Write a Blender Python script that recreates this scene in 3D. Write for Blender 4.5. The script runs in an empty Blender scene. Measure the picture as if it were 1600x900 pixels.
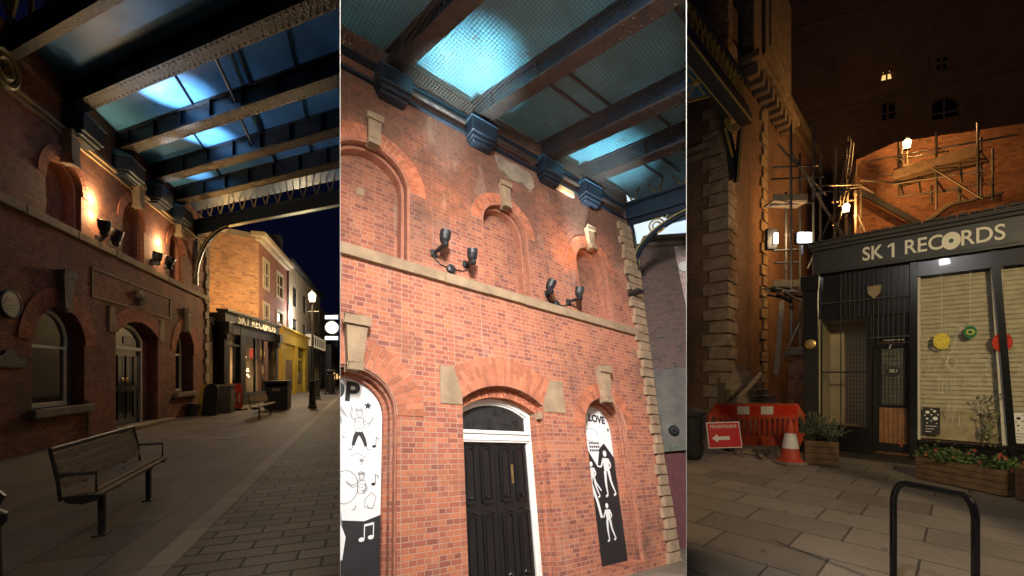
import bpy, bmesh, math, random
from mathutils import Vector, Matrix
from mathutils.geometry import tessellate_polygon
random.seed(7)
D = bpy.data; SC = bpy.context.scene; COL = SC.collection
R = math.radians; PI = math.pi
F = 650.0; CX = 800.0; CY = 585.0; EYE = 1.6
# ------------------------------------------------------------------ camera
cam = D.cameras.new('camera'); co = D.objects.new('camera', cam); COL.objects.link(co)
co.location = (0, 0, EYE); co.rotation_euler = (R(90), 0, 0)
cam.sensor_fit = 'HORIZONTAL'; cam.sensor_width = 36; cam.lens = 36*F/1600
cam.shift_y = (CY-450)/1600; cam.clip_start = .05; cam.clip_end = 600
SC.camera = co
# ------------------------------------------------------------------ night sky
w = D.worlds.new('World'); SC.world = w; w.use_nodes = True
nt = w.node_tree; bg = nt.nodes['Background']
sky = nt.nodes.new('ShaderNodeTexSky'); sky.sky_type = 'NISHITA'; sky.sun_disc = False
sky.sun_elevation = R(-4); sky.sun_rotation = R(200); sky.ozone_density = 6
navy = nt.nodes.new('ShaderNodeMix'); navy.data_type = 'RGBA'; navy.blend_type = 'ADD'; navy.inputs[0].default_value = 1
navy.inputs[7].default_value = (.025, .035, .14, 1); nt.links.new(sky.outputs[0], navy.inputs[6])
nt.links.new(navy.outputs[2], bg.inputs[0]); bg.inputs[1].default_value = .06
SC.view_settings.view_transform = 'Standard'; SC.view_settings.look = 'None'
SC.view_settings.exposure = 0; SC.view_settings.gamma = 1; SC.view_settings.use_curve_mapping = False

def px_ray(px, py): return Vector(((px-CX)/F, 1, (CY-py)/F))
CAM = Vector((0, 0, EYE))
def ground(px, py, z=0):
    r = px_ray(px, py); return CAM + r*((z-EYE)/r.z)
def wp(px, py, Z): return CAM + px_ray(px, py)*Z
class Fr:
    def __init__(s, o, x, z=(0, 0, 1)):
        s.z = Vector(z).normalized(); x = Vector(x); s.x = (x-s.z*x.dot(s.z)).normalized(); s.y = s.z.cross(s.x)
        s.o = Vector(o); m = Matrix((s.x, s.y, s.z)).transposed().to_4x4(); m.translation = s.o; s.m = m; s.inv = m.inverted()
    def loc(s, p): return s.inv @ Vector(p)
    def at(s, px, py, y=0):
        c = s.loc(CAM); d = (s.inv.to_3x3() @ px_ray(px, py)); t = (y-c.y)/d.y; return c+d*t
    def onx(s, px, py, x):
        c = s.loc(CAM); d = (s.inv.to_3x3() @ px_ray(px, py)); t = (x-c.x)/d.x; return c+d*t
    def onz(s, px, py, z):
        c = s.loc(CAM); d = (s.inv.to_3x3() @ px_ray(px, py)); t = (z-c.z)/d.z; return c+d*t
WORLD = Fr((0, 0, 0), (1, 0, 0))

def lamp(kind, loc, energy, color, target=None, size=.1, spot=60, blend=.5, sy=None, spread=None):
    l = D.lights.new('lamp', kind); o = D.objects.new('lamp_light', l); COL.objects.link(o); o.location = loc
    l.energy = energy; l.color = color
    if kind == 'AREA':
        l.shape = 'RECTANGLE'; l.size = size; l.size_y = sy or size
        if spread: l.spread = R(spread)
    else: l.shadow_soft_size = size
    if kind == 'SPOT': l.spot_size = R(spot); l.spot_blend = blend
    if target is not None: o.rotation_euler = (Vector(target)-Vector(loc)).to_track_quat('-Z', 'Y').to_euler()
    return o

# frames of the three places
HALL1 = Fr(ground(200, 672), px_ray(565, CY))                      # market hall, seen along its front
_h = Vector((860, 650, -125)); _u = Vector((-120, 650, 2150))
_u = (_u - _h.normalized()*_u.dot(_h.normalized()))
HALL2 = Fr(CAM+px_ray(724, 682)*6, _h, _u)                         # market hall by day, seen looking up
_d = px_ray(200, CY); SHOP = Fr(ground(1434, 722), -_d)            # record shop
# ------------------------------------------------------------------ lights of the place
WARM = (1, .62, .28); WHITE = (.85, .93, 1); AMBER = (1, .5, .16)
# unseen area lamp standing in for open-sky daylight on the day-time hall
DAY = lamp('AREA', (0.0, 1.25, 6.0), 600, (1, .97, .95), HALL2.m @ Vector((4.2, 0, -.6)), .9, sy=1.6, spread=112)
# street lamps behind the viewer (their light lies on the paving)
lamp('SPOT', (-1.0, -3.2, 5.2), 190, (1, .74, .42), (-3.0, 5.5, 0), .25, 52, 1)
lamp('SPOT', (3.0, -3.2, 5.2), 2700, (1, .76, .38), (7.7, 7.0, 2.3), .2, 36, .9)  # unseen spot narrowed onto the shop window, clear of the paving
lamp('SPOT', (5.5, -3.5, 6.5), 1700, (1, .76, .5), (3.0, 6.1, 0), .05, 25, .35)

# ------------------------------------------------------------------ materials
def nodes(m):
    m.use_nodes = True; n = m.node_tree; b = n.nodes['Principled BSDF']; return n, b
def mat(name, c, rough=.6, metal=0, var=.25, scale=8, bump=.15, bscale=60, spec=.5, c2=None, emit=None, es=0, coat=0, island=False):
    m = D.materials.new(name); n, b = nodes(m); N = n.nodes; L = n.links
    b.inputs['Roughness'].default_value = rough; b.inputs['Metallic'].default_value = metal
    b.inputs['Specular IOR Level'].default_value = spec; b.inputs['Coat Weight'].default_value = coat
    tc = N.new('ShaderNodeTexCoord')
    no = N.new('ShaderNodeTexNoise'); no.inputs['Scale'].default_value = scale; no.inputs['Detail'].default_value = 6
    L.new(tc.outputs['Object'], no.inputs[0])
    r = N.new('ShaderNodeValToRGB'); r.color_ramp.elements[0].position = .3; r.color_ramp.elements[1].position = .7
    a = c2 or tuple(x*(1-var) for x in c); z = c if c2 else tuple(min(1, x*(1+var)) for x in c)
    r.color_ramp.elements[0].color = (*a, 1); r.color_ramp.elements[1].color = (*z, 1)
    L.new(no.outputs[0], r.inputs[0]); out = r.outputs[0]
    if island:
        g = N.new('ShaderNodeNewGeometry'); mr = N.new('ShaderNodeMapRange'); mr.inputs[3].default_value = .72; mr.inputs[4].default_value = 1.2
        L.new(g.outputs['Random Per Island'], mr.inputs[0]); mx = N.new('ShaderNodeVectorMath'); mx.operation = 'SCALE'
        L.new(out, mx.inputs[0]); L.new(mr.outputs[0], mx.inputs['Scale']); out = mx.outputs[0]
    L.new(out, b.inputs['Base Color'])
    if bump:
        n2 = N.new('ShaderNodeTexNoise'); n2.inputs['Scale'].default_value = bscale; n2.inputs['Detail'].default_value = 5
        L.new(tc.outputs['Object'], n2.inputs[0]); bp = N.new('ShaderNodeBump'); bp.inputs['Strength'].default_value = bump; bp.inputs['Distance'].default_value = .02
        L.new(n2.outputs[0], bp.inputs['Height']); L.new(bp.outputs[0], b.inputs['Normal'])
        mr2 = N.new('ShaderNodeMapRange'); mr2.inputs[3].default_value = max(0, rough-.12); mr2.inputs[4].default_value = min(1, rough+.12)
        L.new(no.outputs[0], mr2.inputs[0]); L.new(mr2.outputs[0], b.inputs['Roughness'])
    if emit: b.inputs['Emission Color'].default_value = (*emit, 1); b.inputs['Emission Strength'].default_value = es
    return m
def brick(name, cols, mortar, bw=.2, rh=.073, ms=.009, dirt=.5, dirtcol=(.06, .045, .035), squash=.6, flat=False, rough=.85, bump=.6, offset=.5, rot=0, dscale=.7, orough=0, freq=2, dpos=(.5, .75), soot=None, salt=0):
    m = D.materials.new(name); n, b = nodes(m); N = n.nodes; L = n.links
    tc = N.new('ShaderNodeTexCoord'); sx = N.new('ShaderNodeSeparateXYZ'); L.new(tc.outputs['Object'], sx.inputs[0])
    cb = N.new('ShaderNodeCombineXYZ')
    if flat:
        L.new(sx.outputs[0], cb.inputs[0]); L.new(sx.outputs[1], cb.inputs[1])
    else:
        sn = N.new('ShaderNodeSeparateXYZ'); L.new(tc.outputs['Normal'], sn.inputs[0])
        ab = N.new('ShaderNodeMath'); ab.operation = 'ABSOLUTE'; L.new(sn.outputs[0], ab.inputs[0])
        gt = N.new('ShaderNodeMath'); gt.operation = 'GREATER_THAN'; gt.inputs[1].default_value = .7; L.new(ab.outputs[0], gt.inputs[0])
        mx = N.new('ShaderNodeMix'); L.new(gt.outputs[0], mx.inputs[0]); L.new(sx.outputs[0], mx.inputs[2]); L.new(sx.outputs[1], mx.inputs[3])
        L.new(mx.outputs[0], cb.inputs[0]); L.new(sx.outputs[2], cb.inputs[1])
    # hand-laid waviness
    wn = N.new('ShaderNodeTexNoise'); wn.inputs['Scale'].default_value = 9; L.new(cb.outputs[0], wn.inputs[0])
    ws = N.new('ShaderNodeVectorMath'); ws.operation = 'SCALE'; ws.inputs['Scale'].default_value = min(rh*.13, .014); 
    sb = N.new('ShaderNodeVectorMath'); sb.operation = 'SUBTRACT'; sb.inputs[1].default_value = (.5, .5, .5); L.new(wn.outputs['Color'], sb.inputs[0]); L.new(sb.outputs[0], ws.inputs[0])
    ad = N.new('ShaderNodeVectorMath'); L.new(cb.outputs[0], ad.inputs[0]); L.new(ws.outputs[0], ad.inputs[1])
    mp = N.new('ShaderNodeMapping'); mp.inputs['Rotation'].default_value = (0, 0, rot); mp.inputs['Location'].default_value = (7.03, 5.02, 0); L.new(ad.outputs[0], mp.inputs[0])
    t = N.new('ShaderNodeTexBrick'); t.offset = offset; t.squash = squash; t.squash_frequency = freq
    t.inputs['Color1'].default_value = (0, 0, 0, 1); t.inputs['Color2'].default_value = (1, 1, 1, 1); t.inputs['Mortar'].default_value = (.5, .5, .5, 1)
    t.inputs['Scale'].default_value = 1; t.inputs['Mortar Size'].default_value = ms; t.inputs['Mortar Smooth'].default_value = .25
    t.inputs['Brick Width'].default_value = bw; t.inputs['Row Height'].default_value = rh; L.new(mp.outputs[0], t.inputs[0])
    r = N.new('ShaderNodeValToRGB'); e = r.color_ramp.elements
    for i in range(len(cols)-2): e.new(.5)
    for i, c in enumerate(cols): e[i].position = i/(len(cols)-1); e[i].color = (*c, 1)
    L.new(t.outputs['Color'], r.inputs[0])
    m1 = N.new('ShaderNodeMix'); m1.data_type = 'RGBA'; L.new(t.outputs['Fac'], m1.inputs[0]); L.new(r.outputs[0], m1.inputs[6]); m1.inputs[7].default_value = (*mortar, 1)
    fn = N.new('ShaderNodeTexNoise'); fn.inputs['Scale'].default_value = 45; fn.inputs['Detail'].default_value = 6; L.new(tc.outputs['Object'], fn.inputs[0])
    fm = N.new('ShaderNodeMapRange'); fm.inputs[3].default_value = .65; fm.inputs[4].default_value = 1.35; L.new(fn.outputs[0], fm.inputs[0])
    m2 = N.new('ShaderNodeVectorMath'); m2.operation = 'SCALE'; L.new(m1.outputs[2], m2.inputs[0]); L.new(fm.outputs[0], m2.inputs['Scale'])
    dn = N.new('ShaderNodeTexNoise'); dn.inputs['Scale'].default_value = dscale; dn.inputs['Detail'].default_value = 8; dn.inputs['Roughness'].default_value = .65; L.new(tc.outputs['Object'], dn.inputs[0])
    dr = N.new('ShaderNodeMapRange'); dr.inputs[1].default_value = dpos[0]; dr.inputs[2].default_value = dpos[1]; dr.inputs[4].default_value = dirt; L.new(dn.outputs[0], dr.inputs[0])
    if soot:      # chimney grime: heavier and patchy towards the eaves
        so = N.new('ShaderNodeMapRange'); so.inputs[1].default_value = soot[0]+2.35; so.inputs[2].default_value = soot[1]+2.35; so.inputs[4].default_value = .30; L.new(sx.outputs[2], so.inputs[0])
        sa = N.new('ShaderNodeMath'); L.new(dn.outputs[0], sa.inputs[0]); L.new(so.outputs[0], sa.inputs[1]); L.new(sa.outputs[0], dr.inputs[0])
    m3 = N.new('ShaderNodeMix'); m3.data_type = 'RGBA'; L.new(dr.outputs[0], m3.inputs[0]); L.new(m2.outputs[0], m3.inputs[6]); m3.inputs[7].default_value = (*dirtcol, 1)
    colout = m3.outputs[2]
    if salt:      # pale salt bloom and washed patches
        sn2 = N.new('ShaderNodeTexNoise'); sn2.inputs['Scale'].default_value = 1.7; sn2.inputs['Detail'].default_value = 10; sn2.inputs['Roughness'].default_value = .7
        sm = N.new('ShaderNodeMapping'); sm.inputs['Location'].default_value = (3, 9, 4); sm.inputs['Scale'].default_value = (1.6, 1.6, .5); L.new(tc.outputs['Object'], sm.inputs[0]); L.new(sm.outputs[0], sn2.inputs[0])
        sr = N.new('ShaderNodeMapRange'); sr.inputs[1].default_value = .56; sr.inputs[2].default_value = .74; sr.inputs[4].default_value = salt; L.new(sn2.outputs[0], sr.inputs[0])
        m4 = N.new('ShaderNodeMix'); m4.data_type = 'RGBA'; L.new(sr.outputs[0], m4.inputs[0]); L.new(colout, m4.inputs[6]); m4.inputs[7].default_value = (.46, .33, .25, 1); colout = m4.outputs[2]
    if flat:      # trodden gum and oil spots
        vo = N.new('ShaderNodeTexVoronoi'); vo.inputs['Scale'].default_value = 2.6; L.new(tc.outputs['Object'], vo.inputs[0])
        vr = N.new('ShaderNodeMapRange'); vr.inputs[1].default_value = .06; vr.inputs[2].default_value = .09; vr.inputs[3].default_value = .6; vr.inputs[4].default_value = 0; L.new(vo.outputs['Distance'], vr.inputs[0])
        m4 = N.new('ShaderNodeMix'); m4.data_type = 'RGBA'; L.new(vr.outputs[0], m4.inputs[0]); L.new(colout, m4.inputs[6]); m4.inputs[7].default_value = (.05, .042, .035, 1); colout = m4.outputs[2]
    L.new(colout, b.inputs['Base Color'])
    inv = N.new('ShaderNodeMath'); inv.operation = 'MULTIPLY_ADD'; inv.inputs[1].default_value = -1; L.new(t.outputs['Fac'], inv.inputs[0])
    sc = N.new('ShaderNodeMath'); sc.operation = 'MULTIPLY'; sc.inputs[1].default_value = .55+orough; L.new(fn.outputs[0], sc.inputs[0]); L.new(sc.outputs[0], inv.inputs[2])
    bp = N.new('ShaderNodeBump'); bp.inputs['Strength'].default_value = bump; bp.inputs['Distance'].default_value = .012; L.new(inv.outputs[0], bp.inputs['Height']); L.new(bp.outputs[0], b.inputs['Normal'])
    b.inputs['Roughness'].default_value = rough
    return m
RB = [(.22, .066, .045), (.33, .098, .055), (.40, .125, .065), (.46, .155, .07), (.29, .088, .055)]
M = {}
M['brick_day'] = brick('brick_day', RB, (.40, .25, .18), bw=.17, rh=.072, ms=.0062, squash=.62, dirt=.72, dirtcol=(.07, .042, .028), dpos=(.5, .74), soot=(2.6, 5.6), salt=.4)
M['brick_night'] = brick('brick_night', [tuple(x*.8 for x in c) for c in RB], (.15, .09, .065), dirt=.75, dirtcol=(.06, .042, .03), dpos=(.42, .7), bump=.8, bw=.17, rh=.08, ms=.008)  # the day hall's bricks darkened in colour for the night front
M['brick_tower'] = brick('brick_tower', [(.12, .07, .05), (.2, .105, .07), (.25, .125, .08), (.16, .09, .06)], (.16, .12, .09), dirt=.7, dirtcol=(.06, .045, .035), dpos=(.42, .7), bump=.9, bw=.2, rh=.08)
M['brick_gable'] = brick('brick_gable', [(.25, .12, .07), (.42, .2, .1), (.5, .26, .13), (.34, .17, .1)], (.36, .26, .17), rh=.13, bw=.36, ms=.016, dirt=.6, dirtcol=(.16, .08, .045), bump=1, dscale=1.2, orough=.8)
M['brick_rear'] = brick('brick_rear', [(.2, .08, .05), (.36, .15, .08), (.42, .19, .09), (.3, .12, .07)], (.25, .16, .11), rh=.1, bw=.28, ms=.012, dirt=.5, bump=1, dscale=.5)
M['brick_dark'] = brick('brick_dark', [(.07, .05, .045), (.13, .075, .06), (.17, .085, .065), (.11, .075, .06)], (.13, .11, .095), dirt=.3, bump=.8)
M['vouss'] = mat('rubbed_brick', (.43, .14, .07), .85, var=.15, island=True, bump=.4)
M['vouss_night'] = mat('rubbed_brick_night', (.36, .11, .055), .85, var=.2, island=True, bump=.4)  # rubbed brick darkened in colour for the night arches
M['mortar'] = mat('lime_mortar', (.5, .36, .29), .9)
M['stone'] = mat('sandstone', (.36, .25, .15), .85, c2=(.22, .15, .09), scale=4, bump=.5)
M['stone_grey'] = mat('weathered_stone', (.3, .24, .17), .85, c2=(.16, .12, .09), scale=3, bump=.8, bscale=25)
M['moulding'] = mat('moulded_brick', (.40, .17, .10), .8, c2=(.28, .10, .06), bump=.3)
M['black'] = mat('black_gloss_paint', (.009, .009, .010), .22, coat=.5, bump=0)
M['blackm'] = mat('black_satin_metal', (.018, .018, .02), .45, bump=.1)
M['iron'] = mat('blue_black_ironwork', (.010, .020, .038), .38, c2=(.010, .013, .018), scale=5, bump=.5, bscale=30)
M['iron_blue'] = mat('flaking_blue_ironwork', (.035, .10, .17), .4, c2=(.012, .02, .03), scale=9, bump=.5)
M['iron_brown'] = mat('lit_tone_iron', (.020, .019, .022), .42, c2=(.045, .030, .02), scale=6, bump=.8, bscale=25)  # lighter, browner iron: the lit look of undersides is in the colour
M['gold'] = mat('gold_paint', (.42, .33, .08), .5, c2=(.25, .18, .05))
M['white'] = mat('white_paint', (.78, .77, .72), .45, var=.06, bump=.08)
M['white_old'] = mat('cream_gloss', (.55, .52, .45), .5, var=.1, bump=.08)
M['darkglass'] = mat('dark_glass', (.01, .012, .014), .08, var=.4, bump=.02, bscale=3)
M['dullglass'] = mat('dusty_dark_panel', (.02, .02, .02), .3, var=.5, bump=.1, bscale=12)
M['wood'] = mat('weathered_slats', (.30, .2, .11), .65, c2=(.18, .12, .07), scale=12, bump=.4)
M['woodbox'] = mat('planter_wood', (.28, .17, .085), .75, c2=(.14, .08, .04), scale=7, bump=.5, island=True)
M['doorwood'] = mat('door_boards', (.34, .15, .055), .5, c2=(.2, .08, .03), scale=10, bump=.3, island=True)
M['red'] = mat('red_plastic', (.62, .035, .015), .4, var=.12, bump=.05)
M['orange'] = mat('orange_red_plastic', (.70, .085, .03), .5, c2=(.42, .06, .03), scale=5, bump=.25)
M['reflect'] = mat('reflective_white', (.8, .78, .74), .35, var=.05)
M['redsign'] = mat('red_sign_face', (.58, .02, .02), .35, var=.06, bump=0)
M['galv'] = mat('galvanised_tube', (.16, .145, .13), .5, metal=.5, var=.25, bump=.2)
M['board'] = mat('scaffold_board', (.33, .24, .15), .8, c2=(.2, .14, .09), scale=6, bump=.3)
M['cream'] = mat('cream_render', (.5, .42, .3), .8, c2=(.42, .34, .23), scale=2)
M['yellow'] = mat('yellow_shopfront', (.62, .42, .04), .5, c2=(.5, .32, .03), scale=3)
M['fascia'] = mat('charcoal_fascia', (.022, .024, .028), .4, c2=(.035, .036, .04), scale=3, bump=.08)
M['letter'] = mat('painted_letters', (.78, .76, .68), .5, var=.03, bump=0)
M['render_grey'] = mat('grey_render', (.17, .155, .13), .95, c2=(.10, .09, .08), scale=2.5, bump=1, bscale=40)
M['mural_w'] = mat('mural_white', (.8, .8, .79), .7, var=.04, bump=.3, bscale=90)
M['mural_k'] = mat('mural_black', (.015, .015, .017), .6, bump=.1)
M['mural_g'] = mat('mural_pencil_grey', (.22, .22, .23), .7, bump=0)
M['plaque'] = mat('blue_plaque', (.012, .02, .05), .35, bump=.1)
M['plaque_l'] = mat('plaque_lettering', (.1, .1, .1), .5, bump=0)
M['slate'] = mat('roof_slate', (.05, .05, .055), .7, bump=.5)
M['metal_sheet'] = mat('flat_steel', (.12, .11, .1), .55, bump=.2)
M['rubber'] = mat('black_rubber', (.015, .015, .015), .8)
M['leaf'] = mat('leaf_green', (.07, .12, .03), .7, var=.5, island=True)
M['leaf2'] = mat('lavender_green', (.13, .15, .09), .8, var=.4, island=True)
M['flower'] = mat('pink_orange_petals', (.75, .15, .1), .7, var=.2, island=True)
M['soil'] = mat('soil', (.03, .02, .015), .95)
M['interior'] = mat('shop_interior', (.06, .05, .04), .9)
M['brass'] = mat('brass', (.45, .32, .12), .35, metal=.8)
M['bulb_warm'] = mat('lit_lantern_glass', (1, .9, .7), .5, emit=(1, .72, .35), es=9, bump=0)
M['bulb_white'] = mat('lit_flood_glass', (1, 1, 1), .5, emit=(.9, .95, 1), es=25, bump=0)
M['bulb_dim'] = mat('lit_window_glass', (1, .8, .5), .5, emit=(1, .62, .22), es=1.1, bump=0)
M['clock_lit'] = mat('lit_clock_face', (.9, .95, 1), .5, emit=(.8, .9, 1), es=1.3, bump=0)
M['fairy'] = mat('fairy_lights', (1, .8, .5), .5, emit=(1, .6, .3), es=6, bump=0)
for k, c in dict(yel=(.8, .66, .12), grn=(.05, .28, .14), rd=(.6, .06, .04)).items(): M['fan_'+k] = mat('paper_fan_'+k, c, .8, var=.2, scale=20)

def paving(name, c, gap, bw, rh, ms, rot=0, off=.5, sq=1, rough=.7, dirt=.5):
    return brick(name, c, gap, bw=bw, rh=rh, ms=ms, squash=sq, flat=True, rough=rough, offset=off, dirt=dirt, dirtcol=(.05, .042, .032), dscale=.8, bump=.7, rot=rot)
M['flags1'] = paving('worn_flagstones', [(.14, .115, .085), (.21, .17, .125), (.165, .135, .1)], (.07, .055, .04), .9, .6, .008)
M['setts'] = paving('block_paving', [(.13, .11, .085), (.24, .2, .15), (.18, .15, .11), (.2, .155, .115)], (.04, .035, .03), .42, .2, .014, rot=PI/2)
M['kerb'] = paving('kerb_stone', [(.30, .25, .19), (.36, .3, .23)], (.1, .085, .07), .9, 2, .008)
M['flags3'] = paving('sandstone_flags', [(.2, .165, .12), (.3, .25, .185), (.25, .205, .15)], (.09, .07, .05), .85, .55, .01, off=.37)

# glazing: blue translucent sheet
def glaze(name, c, rough):
    m = D.materials.new(name); n, b = nodes(m); N = n.nodes; L = n.links
    tc = N.new('ShaderNodeTexCoord'); no = N.new('ShaderNodeTexNoise'); no.inputs['Scale'].default_value = 1.3; no.inputs['Detail'].default_value = 7; L.new(tc.outputs['Object'], no.inputs[0])
    r = N.new('ShaderNodeValToRGB'); r.color_ramp.elements[0].position = .3; r.color_ramp.elements[1].position = .72
    r.color_ramp.elements[0].color = (*[x*.7 for x in c], 1); r.color_ramp.elements[1].color = (*[min(1, x*1.3) for x in c], 1)
    L.new(no.outputs[0], r.inputs[0])
    g2 = N.new('ShaderNodeTexNoise'); g2.inputs['Scale'].default_value = 3.5; g2.inputs['Detail'].default_value = 12; g2.inputs['Roughness'].default_value = .75; L.new(tc.outputs['Object'], g2.inputs[0])
    gr = N.new('ShaderNodeMapRange'); gr.inputs[1].default_value = .57; gr.inputs[2].default_value = .66; gr.inputs[4].default_value = .75; L.new(g2.outputs[0], gr.inputs[0])
    gm_ = N.new('ShaderNodeMix'); gm_.data_type = 'RGBA'; L.new(gr.outputs[0], gm_.inputs[0]); L.new(r.outputs[0], gm_.inputs[6]); gm_.inputs[7].default_value = (.12, .11, .07, 1); L.new(gm_.outputs[2], b.inputs['Base Color'])
    b.inputs['Roughness'].default_value = rough; b.inputs['Specular IOR Level'].default_value = .3
    w_ = N.new('ShaderNodeTexNoise'); w_.inputs['Scale'].default_value = 60; L.new(tc.outputs['Object'], w_.inputs[0]); bp = N.new('ShaderNodeBump'); bp.inputs['Strength'].default_value = .25; bp.inputs['Distance'].default_value = .01
    L.new(w_.outputs[0], bp.inputs['Height']); L.new(bp.outputs[0], b.inputs['Normal'])
    return m
M['glaze_night'] = glaze('blue_roof_sheet', (.08, .25, .52), .36)
M['glaze_day'] = glaze('blue_roof_sheet_day', (.11, .36, .48), .4)
def netting(name, s, wire, c):
    m = D.materials.new(name); n, b = nodes(m); N = n.nodes; L = n.links
    tc = N.new('ShaderNodeTexCoord'); t = N.new('ShaderNodeTexBrick'); t.offset = 0; t.squash = 1
    t.inputs['Scale'].default_value = 1; t.inputs['Brick Width'].default_value = s; t.inputs['Row Height'].default_value = s; t.inputs['Mortar Size'].default_value = wire; t.inputs['Mortar Smooth'].default_value = 0
    L.new(tc.outputs['Object'], t.inputs[0]); tr = N.new('ShaderNodeBsdfTransparent'); mx = N.new('ShaderNodeMixShader')
    L.new(t.outputs['Fac'], mx.inputs[0]); L.new(tr.outputs[0], mx.inputs[1]); L.new(b.outputs[0], mx.inputs[2]); L.new(mx.outputs[0], N['Material Output'].inputs[0])
    b.inputs['Base Color'].default_value = (*c, 1); b.inputs['Roughness'].default_value = .4; b.inputs['Metallic'].default_value = .6
    return m
M['net_dark'] = netting('bird_netting_dark', .07, .0035, (.02, .02, .025)); M['net_dark'].node_tree.nodes['Principled BSDF'].inputs['Metallic'].default_value = 0
M['net'] = netting('bird_netting', .055, .0042, (.12, .11, .1))
def clearglass(name):
    m = D.materials.new(name); n, b = nodes(m); N = n.nodes; L = n.links
    tr = N.new('ShaderNodeBsdfTransparent'); tr.inputs[0].default_value = (.95, .95, .94, 1); gl = N.new('ShaderNodeBsdfGlossy'); gl.inputs['Roughness'].default_value = .04
    mx = N.new('ShaderNodeMixShader'); mx.inputs[0].default_value = .06; L.new(tr.outputs[0], mx.inputs[1]); L.new(gl.outputs[0], mx.inputs[2]); L.new(mx.outputs[0], N['Material Output'].inputs[0])
    return m
M['glass'] = clearglass('window_glass')
def shutter():
    m = mat('roller_shutter', (.62, .56, .42), .6, var=.15)
    return m
M['shutter'] = shutter()
def skymat():
    m = D.materials.new('pale_evening_sky'); n, b = nodes(m); N = n.nodes; L = n.links
    e = N.new('ShaderNodeEmission'); tc = N.new('ShaderNodeTexCoord'); no = N.new('ShaderNodeTexNoise'); no.inputs['Scale'].default_value = .35; no.inputs['Detail'].default_value = 5; L.new(tc.outputs['Object'], no.inputs[0])
    r = N.new('ShaderNodeValToRGB'); r.color_ramp.elements[0].color = (.42, .68, .95, 1); r.color_ramp.elements[1].color = (.9, .96, 1, 1); L.new(no.outputs[0], r.inputs[0]); L.new(r.outputs[0], e.inputs[0]); e.inputs[1].default_value = 1.6
    L.new(e.outputs[0], N['Material Output'].inputs[0]); return m
M['sky_day'] = skymat()

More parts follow.
